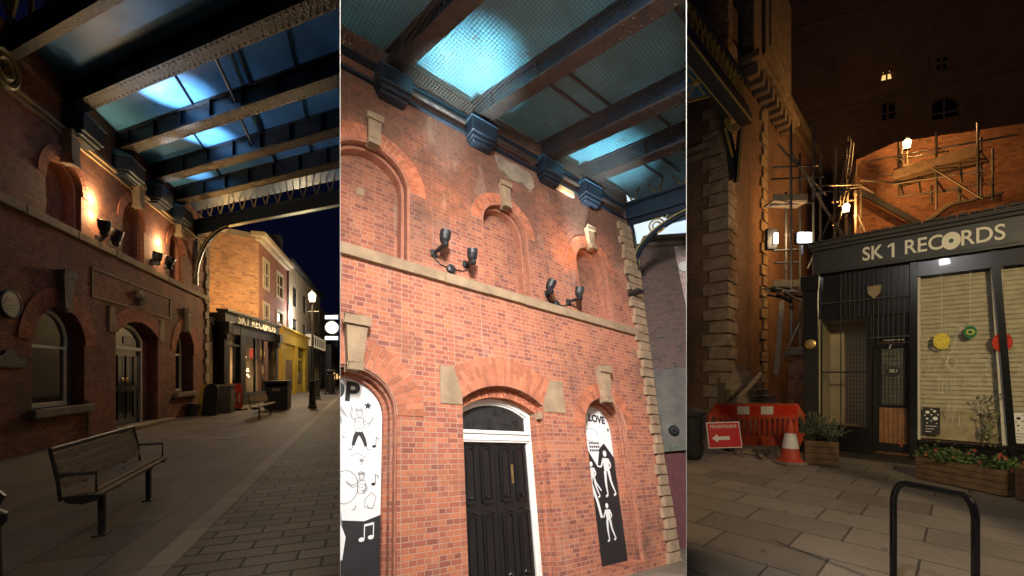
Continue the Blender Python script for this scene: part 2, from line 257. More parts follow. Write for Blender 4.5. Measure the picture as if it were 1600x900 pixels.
# ------------------------------------------------------------------ mesh helpers
class MB:
    def __init__(s): s.v = []; s.f = []
    def add(s, vs, fs):
        o = len(s.v); s.v += [Vector(v) for v in vs]; s.f += [tuple(i+o for i in f) for f in fs]; return s
    def hexa(s, p, a, b, c):
        p, a, b, c = map(Vector, (p, a, b, c)); vs = [p, p+a, p+a+b, p+b, p+c, p+a+c, p+a+b+c, p+b+c]
        fs = [(0, 3, 2, 1), (4, 5, 6, 7), (0, 1, 5, 4), (1, 2, 6, 5), (2, 3, 7, 6), (3, 0, 4, 7)]
        if a.cross(b).dot(c) < 0: fs = [f[::-1] for f in fs]
        return s.add(vs, fs)
    def box(s, x0, x1, y0, y1, z0, z1): return s.hexa((min(x0, x1), min(y0, y1), min(z0, z1)), (abs(x1-x0), 0, 0), (0, abs(y1-y0), 0), (0, 0, abs(z1-z0)))
    def slab(s, outer, holes, y0, y1):          # polygon in (x,z) with holes, from y0 (front) to y1 (back)
        loops = [[Vector((x, 0, z)) for x, z in l] for l in [outer]+list(holes)]
        flat = [p for l in loops for p in l]; tr = tessellate_polygon(loops); n = len(flat)
        vs = [(p.x, y0, p.z) for p in flat]+[(p.x, y1, p.z) for p in flat]; fs = []
        for t in tr:
            a, b_, c = [flat[i] for i in t]; nrm = (b_-a).cross(c-a).y
            t = tuple(t) if nrm < 0 else tuple(t[::-1]); fs.append(t); fs.append(tuple(i+n for i in t[::-1]))
        k = 0
        for j, l in enumerate(loops):
            A = sum(l[i].x*l[(i+1) % len(l)].z-l[(i+1) % len(l)].x*l[i].z for i in range(len(l)))
            for i in range(len(l)):
                a = k+i; b_ = k+(i+1) % len(l); q = (a, b_, b_+n, a+n)
                if (A > 0) == (j == 0): q = q[::-1]
                fs.append(q[::-1])
            k += len(l)
        return s.add(vs, fs)
    def tube(s, pts, r, n=8, cap=True):
        pts = [Vector(p) for p in pts]; rs = r if isinstance(r, (list, tuple)) else [r]*len(pts); vs = []; fs = []
        t0 = (pts[1]-pts[0]).normalized(); up = Vector((0, 0, 1)) if abs(t0.z) < .9 else Vector((1, 0, 0)); prev = t0.cross(up).normalized()
        for i, p in enumerate(pts):
            t = ((pts[min(i+1, len(pts)-1)]-pts[max(i-1, 0)])).normalized(); a = (prev-t*prev.dot(t)).normalized(); prev = a; b = t.cross(a)
            for k in range(n): an = 2*PI*k/n; vs.append(p+(a*math.cos(an)+b*math.sin(an))*rs[i])
        for i in range(len(pts)-1):
            for k in range(n): k2 = (k+1) % n; fs.append((i*n+k, i*n+k2, (i+1)*n+k2, (i+1)*n+k))
        if cap: fs.append(tuple(range(n))[::-1]); fs.append(tuple(range((len(pts)-1)*n, len(pts)*n)))
        return s.add(vs, fs)
    def lathe(s, c, prof, n=16, axis=(0, 0, 1)):     # prof: list of (radius, height)
        c = Vector(c); ax = Vector(axis).normalized(); u = ax.orthogonal().normalized(); v = ax.cross(u); vs = []; fs = []
        for r, h in prof:
            for k in range(n): a = 2*PI*k/n; vs.append(c+ax*h+(u*math.cos(a)+v*math.sin(a))*max(r, 1e-4))
        for i in range(len(prof)-1):
            for k in range(n): k2 = (k+1) % n; fs.append((i*n+k, i*n+k2, (i+1)*n+k2, (i+1)*n+k))
        fs.append(tuple(range(n))[::-1]); fs.append(tuple(range((len(prof)-1)*n, len(prof)*n)))
        return s.add(vs, fs)
    def bar(s, p, q, w, h, up=(0, 0, 1)):
        p = Vector(p); q = Vector(q); t = q-p; up = Vector(up); a = t.normalized().cross(up)
        if a.length < .05: a = t.normalized().cross(Vector((0, 1, 0)))
        a = a.normalized(); b = a.cross(t.normalized()).normalized()
        return s.hexa(p-a*w/2-b*h/2, a*w, b*h, t)
    def text(s, body, size, x, y, z, align='CENTER', bold=.0, depth=.006, rot=0, sx=1):
        cu = D.curves.new('t', 'FONT'); cu.body = body; cu.size = size; cu.align_x = align; cu.align_y = 'CENTER'; cu.offset = bold; cu.extrude = depth/2; cu.resolution_u = 5
        o = D.objects.new('t', cu); COL.objects.link(o); me = D.meshes.new_from_object(o.evaluated_get(bpy.context.evaluated_depsgraph_get()))
        ca, sa = math.cos(rot), math.sin(rot); vs = []
        for v in me.vertices: a, b_ = v.co.x*sx, v.co.y; vs.append((x+a*ca-b_*sa, y-v.co.z, z+a*sa+b_*ca))
        fs = [tuple(p.vertices) for p in me.polygons]; D.objects.remove(o); D.curves.remove(cu); D.meshes.remove(me)
        return s.add(vs, fs)
    def stroke(s, pts, w, y, t=.004):           # flat ribbon in (x,z)
        n = len(pts); L_ = []; R_ = []
        for i, (x, z) in enumerate(pts):
            a = pts[max(0, i-1)]; b = pts[min(n-1, i+1)]; dx, dz = b[0]-a[0], b[1]-a[1]; l = math.hypot(dx, dz) or 1; nx, nz = -dz/l*w/2, dx/l*w/2
            L_.append((x+nx, z+nz)); R_.append((x-nx, z-nz))
        vs = [(x, y, z) for x, z in L_]+[(x, y, z) for x, z in R_]+[(x, y+t, z) for x, z in L_]+[(x, y+t, z) for x, z in R_]; fs = []
        for i in range(n-1):
            fs += [(i, i+1, n+i+1, n+i), (2*n+i, 3*n+i, 3*n+i+1, 2*n+i+1), (i, 2*n+i, 2*n+i+1, i+1), (n+i, n+i+1, 3*n+i+1, 3*n+i)]
        return s.add(vs, fs)

ALL = []; CURBAY = [0]
def link_mesh(name, mb, m, off, matrix=None, parent=None, bevel=0, smooth=False):
    me = D.meshes.new(name); me.from_pydata([v-off for v in mb.v], [], mb.f); me.validate(); me.update()
    if not isinstance(m, (list, tuple)): m = [m]
    for k in m: me.materials.append(M[k] if isinstance(k, str) else k)
    o = D.objects.new(name, me); COL.objects.link(o)
    if parent: o.parent = parent
    if matrix is not None: o.matrix_world = matrix
    if bevel: b = o.modifiers.new('bevel', 'BEVEL'); b.width = bevel; b.segments = 2; b.limit_method = 'ANGLE'; b.harden_normals = False
    if smooth: me.shade_smooth() if hasattr(me, 'shade_smooth') else None
    ALL.append((o, CURBAY[0])); return o
class Thing:
    def __init__(s, name, label, cat, fr=WORLD, base=(0, 0, 0), group=None, scale=None):
        s.base = Vector(base); s.fr = fr; s.o = D.objects.new(name, None); COL.objects.link(s.o); s.o.empty_display_size = .2
        s.o.matrix_world = fr.m @ Matrix.Translation(s.base)
        s.o['label'] = label; s.o['category'] = cat
        if group: s.o['group'] = group
    def part(s, name, mb, m, parent=None, bevel=0, smooth=False, label=None, kind=None):
        o = link_mesh(name, mb, m, s.base, None, parent or s.o, bevel, smooth)
        if label: o['label'] = label
        if kind: o['kind'] = kind
        return o
def single(name, mb, m, label, cat, fr=WORLD, base=(0, 0, 0), group=None, bevel=0, smooth=False, kind=None):
    base = Vector(base); o = link_mesh(name, mb, m, base, fr.m @ Matrix.Translation(base), None, bevel, smooth)
    if kind: o['kind'] = kind
    if label: o['label'] = label
    if cat: o['category'] = cat
    if group: o['group'] = group
    return o
def copy_tree(o, parent=None, bay=None):
    c = o.copy(); COL.objects.link(c)
    if parent: c.parent = parent
    if c.type == 'MESH': ALL.append((c, CURBAY[0]))
    for ch in list(o.children): copy_tree(ch, c)
    return c

def arch_loop(cx, hw, z0, zs, rise=None, n=14):
    """closed loop of an arched opening, anticlockwise"""
    rise = hw if rise is None else rise
    Rr = (hw*hw+rise*rise)/(2*rise); zc = zs+rise-Rr; a0 = math.asin(min(1, hw/Rr))
    if rise > hw: a0 = PI-a0
    pts = [(cx-hw, z0), (cx+hw, z0)]
    for i in range(n+1): a = a0-2*a0*i/n; pts.append((cx+Rr*math.sin(a), zc+Rr*math.cos(a)))
    return pts
def arch_ring(mb, cx, hw, zs, t, y0, y1, rise=None, n=22, gap=.007, rings=1, skip=None):
    rise = hw if rise is None else rise; Rr = (hw*hw+rise*rise)/(2*rise); zc = zs+rise-Rr; a0 = math.asin(min(1, hw/Rr))
    for k in range(n):
        A = -a0+2*a0*k/n; B = -a0+2*a0*(k+1)/n
        if skip and abs((A+B)/2) < skip: continue
        rr = []; s_ = 0
        cuts = [0, .62, 1] if (k % 2) else [0, .38, 1]
        if rings == 1: cuts = [0, 1]
        for j in range(len(cuts)-1):
            r0 = Rr+t*cuts[j]+gap/2; r1 = Rr+t*cuts[j+1]-gap/2; g = gap/2
            def P(r, a, sgn): da = g/r*sgn; return (cx+r*math.sin(a+da), zc+r*math.cos(a+da))
            q = [P(r0, A, 1), P(r0, B, -1), P(r1, B, -1), P(r1, A, 1)]
            mb.slab(q, [], y0, y1)
    return mb
def mould_ring(mb, cx, hw, z0, zs, w, y0, y1, rise=None, n=16, base=True):
    """continuous moulding following jambs and arch"""
    a = arch_loop(cx, hw, z0, zs, rise, n); b = arch_loop(cx, hw+w, z0, zs, (hw if rise is None else rise)+w, n)
    seqa = a[1:]+[a[0]]; seqb = b[1:]+[b[0]]
    for i in range(len(seqa)-1):
        q = [seqa[i], seqb[i], seqb[i+1], seqa[i+1]]
        A = sum(q[k][0]*q[(k+1) % 4][1]-q[(k+1) % 4][0]*q[k][1] for k in range(4))
        mb.slab(q if A > 0 else q[::-1], [], y0, y1)
    return mb
def keystone(mb, cx, z0, z1, w0, w1, y0, y1, lean=0):
    f0, f1 = w0/2, w1/2; m0 = z0+(z1-z0)*.86
    mb.slab([(cx-f0, z0), (cx+f0, z0), (cx+f1, z1), (cx-f1, z1)], [], y0, y1)
    g = f1*1.12; mb.slab([(cx-g, m0), (cx+g, m0), (cx+g*1.05, z1+.02), (cx-g*1.05, z1+.02)], [], y0-.035, y0+.002)
    g0 = f0*1.15; mb.slab([(cx-g0, z0-.01), (cx+g0, z0-.01), (cx+g0*1.05, z0+.07), (cx-g0*1.05, z0+.07)], [], y0-.03, y0+.002)
    return mb
# ------------------------------------------------------------------ ground
def flat(name, pts, z, m, fr=WORLD, kind='structure'):
    mb = MB(); n = len(pts); mb.add([(x, y, z) for x, y in pts], [tuple(range(n))])
    me_o = link_mesh(name, mb, m, Vector((0, 0, 0)), fr.m.copy()); me_o['kind'] = kind
    if me_o.data.polygons[0].normal.z < 0: me_o.data.flip_normals()
    return me_o
XL = (531.5-CX)/F; XR = (1072.5-CX)/F                       # directions of the two added screens (x per metre of depth)
CURBAY[0] = 0
gm = MB()
gm.add([(XL*150, 150, 0), (-150, 150, 0), (-150, -20, 0), (0, -20, 0), (0, 0, 0)], [(0, 1, 2, 3, 4)])
gm.add([(XR*150, 150, 0), (150, 150, 0), (150, -20, 0), (0, -20, 0), (0, 0, 0)], [(4, 3, 2, 1, 0)])
g_ = link_mesh('ground', gm, mat('ground_asphalt', (.05, .047, .042), .9), Vector((0, 0, 0)), Matrix()); g_['kind'] = 'structure'
KX = px_ray(566, CY); K0 = ground(307, 815); KF = Fr(K0, KX)      # kerb line of the street: x along it
def kf(a, b): p = KF.m @ Vector((a, b, 0)); return (p.x, p.y)
CURBAY[0] = 1
o = flat('pavement', [(-6, .0), (60, .0), (60, 14), (-6, 14)], .004, 'flags1', KF)
o = flat('road', [(-6, -.21), (60, -.21), (60, -14), (-6, -14)], .004, 'setts', KF)
mb = MB(); mb.box(-6, 60, -.21, 0, -.02, .012); o = link_mesh('kerb', mb, 'kerb', Vector((0, 0, 0)), KF.m.copy(), bevel=.006); o['kind'] = 'structure'
CURBAY[0] = 3
SF = SHOP
flat('pavement', [(-14, -9), (6, -9), (6, .9), (-14, .9)], .004, 'flags3', SHOP)
CURBAY[0] = 2
flat('forecourt', [(-8, -8), (16, -8), (16, 8), (-8, 8)], -2.35, 'flags1', HALL2)
CURBAY[0] = 0
# added screens part the scenes and keep the daylight lamp off the night ones
for X, lab in ((XL, 'tall thin white added screen dividing the night street from the daylit brick front'), (XR, 'tall thin white added screen dividing the daylit brick front from the record shop yard')):
    d = Vector((X, 1, 0)); nn = Vector((1, -X, 0)).normalized()*.0012
    mb = MB(); prof = [(2.1, -2.2), (60, -30), (60, 62), (1.15, 9.5), (1.15, 2.8), (2.1, 3.66)]
    vs = [d*t+Vector((0, 0, z))-nn for t, z in prof]+[d*t+Vector((0, 0, z))+nn for t, z in prof]
    n_ = len(prof); mb.add(vs, [tuple(range(n_)), tuple(range(n_, 2*n_))[::-1]]+[(i, i+n_, (i+1) % n_+n_, (i+1) % n_) for i in range(n_)])
    single('added_screen', mb, 'white_old', lab, 'wall')

# ------------------------------------------------------------------ shared builders
def quoins(mb, x, z0, z1, h, w1, w2, side=-1, proud=.05, dep=.35, pick=.006):
    z = z0; i = 0
    while z < z1-.05:
        w_ = w1 if i % 2 else w2; rr = random.uniform(-.015, .015)
        xa = x if side < 0 else x; xb = x+side*(w_+rr)
        mb.box(min(xa, xb)-(0 if side < 0 else proud), max(xa, xb)+(proud if side < 0 else 0), -proud-random.uniform(0, .02), dep, z+pick, z+h-pick-.01); z += h; i += 1
    return mb
def rough_up(o, amt, cuts=1):
    bm = bmesh.new(); bm.from_mesh(o.data); bmesh.ops.subdivide_edges(bm, edges=bm.edges, cuts=cuts, use_grid_fill=True)
    for v in bm.verts: v.co += Vector((random.uniform(-amt, amt), random.uniform(-amt, amt), random.uniform(-amt, amt)))
    bm.to_mesh(o.data); bm.free()
def floodlight(fr, label, mpx, hpx, yo, s, group, aim=(0, 0, 1)):
    m0 = fr.at(*mpx, y=0); h0 = fr.at(*hpx, y=-yo)
    T = Thing('floodlight', label, 'floodlight', fr, (m0.x, 0, m0.z), group)
    mb = MB(); mb.box(m0.x-.35*s, m0.x+.35*s, -.28*s, 0, m0.z-.4*s, m0.z+.4*s); mb.box(m0.x-.2*s, m0.x+.2*s, -.42*s, -.28*s, m0.z-.25*s, m0.z+.25*s); T.part('wall_bracket', mb, 'blackm', bevel=.08*s)
    mb = MB(); p = Vector((m0.x, -.35*s, m0.z)); q = h0-Vector((0, 0, .75*s)); mb.tube([p, (p*2+q)/3+Vector((0, -.1*s, 0)), q, q+Vector((0, 0, .3*s))], .2*s, 10); mb.lathe(q, [(.28*s, -.25*s), (.34*s, 0), (.28*s, .28*s)], 12, (1, 0, 0)); T.part('arm', mb, 'blackm')
    ax = Vector(aim).normalized(); mb = MB(); mb.lathe(h0-ax*.55*s, [(.22*s, -.12*s), (.34*s, 0), (.5*s, .35*s), (.56*s, .8*s), (.56*s, 1.2*s), (.5*s, 1.22*s), (.46*s, 1.05*s)], 18, ax)
    for k in range(5): mb.lathe(h0-ax*.55*s+ax*(.1+.12*k)*s, [((.40+.03*k)*s, 0), ((.44+.03*k)*s, .02*s), ((.40+.03*k)*s, .04*s)], 18, ax)
    hd = T.part('lamp_head', mb, 'blackm', smooth=False)
    mb = MB(); mb.lathe(h0+ax*.5*s, [(.45*s, 0), (.45*s, .03*s)], 18, ax); T.part('lens', mb, 'white' if fr is HALL2 else 'bulb_warm', hd)
    return fr.m @ (h0+ax*.95*s)
def canopy(fr, Bd, beams, zb, zg, L, a0, a1, aend, fw, wt, glz, label, wallz, name='glazed_canopy', shoes=True, sw=.33, netz=None, bars=(), rods=(), base=(0, 0, 0), shoez=None, latz=.5):
    Bd = Vector(Bd); T = Thing(name, label, 'canopy', fr, base)
    C = lambda a, b, z: Vector((a, 0, z))+Bd*b
    ex = Vector((1, 0, 0)); ez = Vector((0, 0, 1)); hb = zg-zb
    for a in beams:
        mb = MB(); mb.hexa(C(a-wt/2, 0, zb+.03), ex*wt, Bd*L, ez*(hb-.03)); mb.hexa(C(a-fw*.45, 0, zg-.035), ex*fw*.9, Bd*L, ez*.03)
        for k in range(int(L/1.1)): mb.hexa(C(a-fw*.4, .5+k*1.1, zb+.03), ex*fw*.8, Bd*.02, ez*(hb-.07))
        b_ = T.part('beam', mb, 'iron')
        mb = MB(); mb.hexa(C(a-fw/2, 0, zb-.012), ex*fw, Bd*L, ez*.04)
        for k in range(int(L/.16)):
            for sx in (-.33, .33): p = C(a+fw*sx, .1+k*.16, zb-.012); mb.lathe(p, [(.018, 0), (.014, -.012), (.004, -.016)], 6)
        T.part('bottom_flange', mb, 'iron_brown', b_)
    edges = sorted(list(beams)+[a0, a1])
    for i in range(len(edges)-1):
        mb = MB(); p, q = edges[i], edges[i+1]; mb.hexa(C(p+.001, .0, zg+.001), ex*(q-p-.002), Bd*L, ez*.012); T.part('roof_panel', mb, glz)
    for (p, q, b_, w_) in bars:
        mb = MB(); mb.hexa(C(p, b_, zg-.05), ex*(q-p), Bd*w_, ez*.045); T.part('glazing_bar', mb, 'iron')
    for (p, q, b_, r_) in rods:
        mb = MB(); mb.tube([C(p, b_, zb+hb*.55), C(q, b_, zb+hb*.55)], r_, 8); mb.lathe(C(q, b_, zb+hb*.55), [(r_*3, -.03), (r_*3, .03)], 6, (1, 0, 0)); T.part('tie_rod', mb, 'galv')
    # wall plate and shoes
    if shoes:
        sz = shoez or (wallz-.33, wallz+.22)
        for a in beams:
            w2 = sw
            mb = MB(); mb.box(a-w2, a+w2, -sw*.95, -.002, sz[0]+.14, sz[1]-.1); mb.box(a-w2*.9, a+w2*.9, -sw*.8, -.002, sz[0]+.06, sz[0]+.139); mb.box(a-w2*.78, a+w2*.78, -sw*.62, -.002, sz[0], sz[0]+.059)
            s_ = T.part('beam_shoe', mb, 'iron', bevel=.015)
            mb = MB(); y1 = -sw*1.02; zt = sz[1]-.098
            mb.add([(a-w2*1.03, y1, zt), (a+w2*1.03, y1, zt), (a+w2*1.03, -.003, zt), (a-w2*1.03, -.003, zt), (a-w2, y1+.02, zt+.04), (a+w2, y1+.02, zt+.04), (a+w2*.9, -.003, zt+.2), (a-w2*.9, -.003, zt+.2)], [(0, 3, 2, 1), (4, 5, 6, 7), (0, 1, 5, 4), (1, 2, 6, 5), (2, 3, 7, 6), (3, 0, 4, 7)])
            T.part('shoe_cap', mb, 'iron_blue', s_)
    # end girder: solid plate, V lattice, arched bracket
    mb = MB(); mb.hexa(C(aend-.06, 0, zb-.42), ex*.12, Bd*L, ez*.44); mb.hexa(C(aend-.13, 0, zb-.43), ex*.26, Bd*L, ez*.05); mb.hexa(C(aend-.13, 0, zb+.0), ex*.26, Bd*L, ez*.06); mb.hexa(C(aend-.13, 0, zb+latz+.06), ex*.26, Bd*L, ez*.1)
    eg = T.part('end_girder', mb, 'iron')
    mb = MB(); st = .62; k = .25
    while k < L-.6:
        for dd in (-.2, .2): mb.bar(C(aend, k, zb+.05), C(aend, k+dd, zb+latz+.07), .035, .035, (1, 0, 0))
        k += st
    T.part('lattice', mb, 'gold', eg)
    if netz is not None:
        me = MB(); me.add([(0, 0, 0), (1, 0, 0), (1, 1, 0), (0, 1, 0)], [(0, 1, 2, 3)]); me.v = [Vector((v.x*(a1-a0), v.y*L, 0)) for v in me.v]
        me2 = D.meshes.new('bird_netting'); me2.from_pydata(me.v, [], me.f); me2.materials.append(M['net' if fr is HALL2 else 'net_dark']); o = D.objects.new('bird_netting', me2); COL.objects.link(o); o.parent = T.o
        mm = Matrix((ex, Bd, ez)).transposed().to_4x4(); mm.translation = C(a0, 0, netz)-T.base; o.matrix_local = mm; ALL.append((o, CURBAY[0]))
    return T, C
def bracket(T, x, z0, z1, out, Bd, th=.09, rr=.2):
    """arched iron bracket in the plane of the end girder, with ringed spandrel"""
    Bd = Vector(Bd); P = lambda b, z: Vector((x, 0, z))+Bd*b
    br = MB(); n = 14; arc = [P(out*(1-math.cos(PI/2*i/n)), z0+(z1-z0)*math.sin(PI/2*i/n)*.985) for i in range(n+1)]
    for i in range(n): br.bar(arc[i], arc[i+1], th, th*.7, (1, 0, 0))
    br.bar(P(.04, z0-.1), P(.04, z1), th, th*.8, (1, 0, 0)); br.bar(P(0, z1-.03), P(out, z1-.03), th, th*.6, (1, 0, 0))
    b = T.part('arched_bracket', br, 'iron')
    g = MB(); c = P(out*.27, z1-(z1-z0)*.24)
    for q, (rad, sgn) in enumerate(((rr, 1), (rr*.55, 1))):
        pts = [c+Bd*rad*math.cos(2*PI*k/20)+Vector((0, 0, 1))*rad*math.sin(2*PI*k/20) for k in range(21)]; g.tube(pts, .022, 6, cap=False)
    for t in (.4, .62, .8): c2 = P(out*t*.9, z1-(z1-z0)*.07); g.tube([c2+Bd*.06*math.cos(2*PI*k/12)+Vector((0, 0, .06*math.sin(2*PI*k/12))) for k in range(13)], .014, 6, cap=False)
    ins = [P(.1+(out-.1)*(1-math.cos(PI/2*i/n)), z0+(z1-z0)*math.sin(PI/2*i/n)*.985) for i in range(n+1)]
    g.tube([p+Vector((-th*.6, 0, .02)) for p in arc], .014, 6)
    g.tube([P(.1, z0), P(.1, z1-.08), P(out*.9, z1-.08)], .016, 6)
    T.part('bracket_ornament', g, 'gold', b)

# ================================================================== BAY 2: market hall by daylight
CURBAY[0] = 2
H = HALL2; off0 = Vector((0, 0, 0))
BD2 = Vector((.171, -.959, -.224))
ZG2, ZB2 = 6.5, 6.05
hall = Thing('market_hall', 'red brick market hall front in daylight with blind arches, stone ledge and arched black doors', 'building', H, (1.5, 0, -2.35))
Aup = [(-1.45, .60, 2.56, 3.83, .27), (1.06, .5, 2.56, 3.87, .20), (3.42, .50, 2.56, 3.78, .22)]
yP = .27; yL = .33; yD = max(.25, min(.6, H.onx(834, 690, 1.6).y))
print('reveals', yP, yL, yD)
low = [arch_loop(-1.62, .62, -2.2, .25), arch_loop(3.2, .6, -2.2, .23)]
door_loop = arch_loop(.8, .8, -2.3, .56, .27)
holes = low+[door_loop]+[arch_loop(cx, hw, z0+.02, zs) for cx, hw, z0, zs, _ in Aup]
mb = MB(); mb.slab([(-3.4, -2.35), (4.62, -2.35), (5.26, ZG2), (-3.4, ZG2)], holes, 0, .62)
hall.part('wall', mb, 'brick_day')
mb = MB(); mb.hexa((4.02, .62, -2.35), (.6, 0, 0), (0, 8, 0), (.64, 0, 8.85)); hall.part('side_wall', mb, 'brick_day')
# blind arches
for cx, hw, z0, zs, t in Aup:
    mb = MB(); mb.slab(arch_loop(cx, hw+.02, z0, zs), [], .27, .4); b_ = hall.part('blind_panel', mb, 'brick_day')
    mb = MB(); mould_ring(mb, cx, hw-.055, z0+.02, zs, .05, .12, .27); mould_ring(mb, cx, hw-.012, z0+.02, zs, .045, -.012, .06); hall.part('arch_moulding', mb, 'moulding')
    mb = MB(); mould_ring(mb, cx, hw+.034, zs-.001, zs, t, -.004, .01); hall.part('arch_bedding', mb, 'mortar')
    mb = MB(); arch_ring(mb, cx, hw+.034, zs, t, -.012, .02, n=30, rings=2); hall.part('brick_arch', mb, 'vouss')
    mb = MB(); keystone(mb, cx+.02, zs+hw-.06, zs+hw+.46, .14, .21, -.1, .02); hall.part('keystone', mb, 'stone', bevel=.012)
mb = MB(); mb.slab(arch_loop(-1.5, .06, 3.66, 3.76, .04), [], .255, .272); hall.part('vent_tile', mb, 'stone')
# ledge
mb = MB(); xs = [-3.4, -.25, .55, 1.35, 2.4, 3.3, 4.9]
for i in range(len(xs)-1): mb.box(xs[i]+.004, xs[i+1]-.004, -.07, .02, 2.39+random.uniform(-.006, .006), 2.56)
hall.part('stone_ledge', mb, 'stone', bevel=.008)
# ground floor arches
for cx, hw, zs, t, n in ((-1.62, .62, .25, .38, 30), (3.2, .6, .23, .29, 26)):
    mb = MB(); mould_ring(mb, cx, hw, zs-.001, zs, t, -.004, .01); hall.part('arch_bedding', mb, 'mortar')
    mb = MB(); arch_ring(mb, cx, hw+.002, zs, t, -.011, .2, n=n, rings=2); hall.part('brick_arch', mb, 'vouss')
    mb = MB(); mould_ring(mb, cx, hw-.05, -2.2, zs, .055, .1, .62); mould_ring(mb, cx, hw-.1, -2.2, zs, .055, .2, .62); hall.part('arch_moulding', mb, 'brick_day')
    mb = MB(); mould_ring(mb, cx, hw-.022, -2.2, zs, .028, .02, .09); hall.part('edge_bead', mb, 'moulding')
    mb = MB(); keystone(mb, cx+.02, zs+hw-.09, zs+hw+.60, .15, .28, -.14, .02); hall.part('keystone', mb, 'stone', bevel=.012)
# door arch
def segring(cx, hw, zs, rise, t, y0, y1, n, gap=.007):
    mb = MB(); Rr = (hw*hw+rise*rise)/(2*rise); zc = zs+rise-Rr; a0 = math.asin(hw/Rr)
    for k in range(n):
        A = -a0+2*a0*k/n; B = A+2*a0/n; cuts = [0, .3, .75, 1] if k % 2 else [0, .5, 1]
        for j in range(len(cuts)-1):
            r0 = Rr+t*cuts[j]+gap/2; r1 = Rr+t*cuts[j+1]-gap/2
            P = lambda r, a, s: (cx+r*math.sin(a+gap/2/r*s), zc+r*math.cos(a+gap/2/r*s))
            mb.slab([P(r0, A, 1), P(r0, B, -1), P(r1, B, -1), P(r1, A, 1)], [], y0, y1)
    return mb
hall.part('arch_bedding', segring(.8, .8, .56, .27, .47, -.005, .01, 14, 0), 'mortar')
hall.part('brick_arch', segring(.8, .8, .56, .27, .47, -.012, .3, 30), 'vouss')
hall.part('inner_arch', segring(.8, .8, .40, .27, .16, .14, .5, 24), 'vouss')
mb = MB(); mb.box(1.52, 1.62, .14, .62, -2.3, .42); hall.part('door_jamb', mb, 'brick_day')
mb = MB(); mb.slab([(-.36, .47), (-.004, .47), (-.004, .62), (-.13, 1.03), (-.36, 1.03)], [], -.014, .05); hall.part('springer_stone', mb, 'stone', bevel=.006); mb = MB(); mb.slab([(1.604, .47), (2.12, .47), (2.12, 1.03), (1.80, 1.03), (1.604, .62)], [], -.014, .05); hall.part('springer_stone', mb, 'stone', bevel=.006)
mb = MB(); mb.box(1.53, 1.76, .03, .3, .34, .46); hall.part('impost', mb, 'stone', bevel=.01)
q = quoins(MB(), 4.79, -2.35, 5.35, .21, .11, .19, -1, .06, .35, .016)
for v in q.v: v.x += .0725*v.z; o = hall.part('quoins', q, 'stone'); rough_up(o, .012, 2)
mb = MB(); mb.tube([(3.52, -.012, 2.38), (3.55, -.012, .2), (3.6, -.012, -2)], .008, 6); hall.part('wall_cable', mb, 'moulding')
# soot and patch of exposed masonry under the eaves
mb = MB(); mb.box(-3.4, 4.9, -.06, 0, 5.60, 5.66); mb.box(-3.4, 4.9, -.1, 0, 5.9, 5.97); hall.part('eaves_band', mb, 'iron')
mb = MB(); mb.slab([(.95, 5.5), (1.0, 5.2), (1.25, 5.08), (1.6, 5.12), (1.78, 5.0), (1.9, 5.2), (1.85, 5.5)], [], -.025, .01); o = hall.part('bare_rubble_patch', mb, 'stone_grey'); rough_up(o, .018, 4)
mb = MB(); mb.box(2.5, 3.1, -.05, -.001, 5.44, 5.58); hall.part('bare_sandstone_patch', mb, 'cream')
# doors
dr = Thing('double_door', 'tall glossy black double doors with raised panels under a white framed fanlight', 'door', H, (.8, yD, -2.3))
y = yD
mb = MB(); lo = arch_loop(.78, .76, -2.3, .44, .24); li = arch_loop(.78, .69, -2.3, .42, .2)
lo2 = [p for p in lo]; mould_ring(mb, .78, .68, -2.3, .40, .11, y-.03, y+.05, rise=.21)
mould_ring(mb, .78, .65, -2.3, .38, .035, y-.005, y+.05, rise=.2)
mb.box(.09, 1.47, y-.05, y+.06, .0, .10); mb.box(.09, 1.47, y-.075, y+.06, .10, .15); mb.box(.09, 1.47, y-.03, y+.06, -.03, 0)
fr_ = dr.part('door_frame', mb, 'white', bevel=.006)
mb = MB(); mb.slab(arch_loop(.78, .66, .14, .38, .2), [], y+.03, y+.04); dr.part('fanlight', mb, 'dullglass')
for i, (x0, x1) in enumerate(((.11, .777), (.783, 1.45))):
    mb = MB(); mb.box(x0, x1, y+.03, y+.07, -2.3, -.03); lf = dr.part('door_leaf', mb, 'black', bevel=.004)
    for c in (0, 1):
        px0 = x0+.075+c*.305; px1 = px0+.21
        for (z0, z1) in ((-1.0, -.12), (-2.15, -1.12)):
            mb = MB(); cxp = (px0+px1)/2; hw = (px1-px0)/2
            lo_ = [(px0, z0+.07), (cxp, z0+.02), (px1, z0+.07), (px1, z1)]+[(cxp+hw*math.cos(PI*k/8), z1+.045*math.sin(PI*k/8)) for k in range(1, 8)]+[(px0, z1)]
            inn = [(cxp+(p[0]-cxp)*.72, (z0+z1)/2+(p[1]-(z0+z1)/2)*.9) for p in lo_]
            mb.slab(lo_, [inn], y+.008, y+.032); mb.slab([(cxp+(p[0]-cxp)*.55, (z0+z1)/2+(p[1]-(z0+z1)/2)*.84) for p in lo_], [], y+.012, y+.031)
            mb.box(px0+.01, px1-.01, y-.012, y+.03, z0+.05, z0+.10); mb.lathe((cxp, y+.0, z0+.12), [(.035, 0), (.045, .02), (.02, .05)], 10)
            mb.tube([(px0, y, z1+.01), (cxp, y-.01, z1+.06), (px1, y, z1+.01)], .012, 6)
            dr.part('raised_panel', mb, 'black', lf, bevel=.003)
mb = MB(); mb.box(1.07, 1.115, y+.005, y+.03, -.68, -.38); dr.part('brass_plate', mb, 'brass')
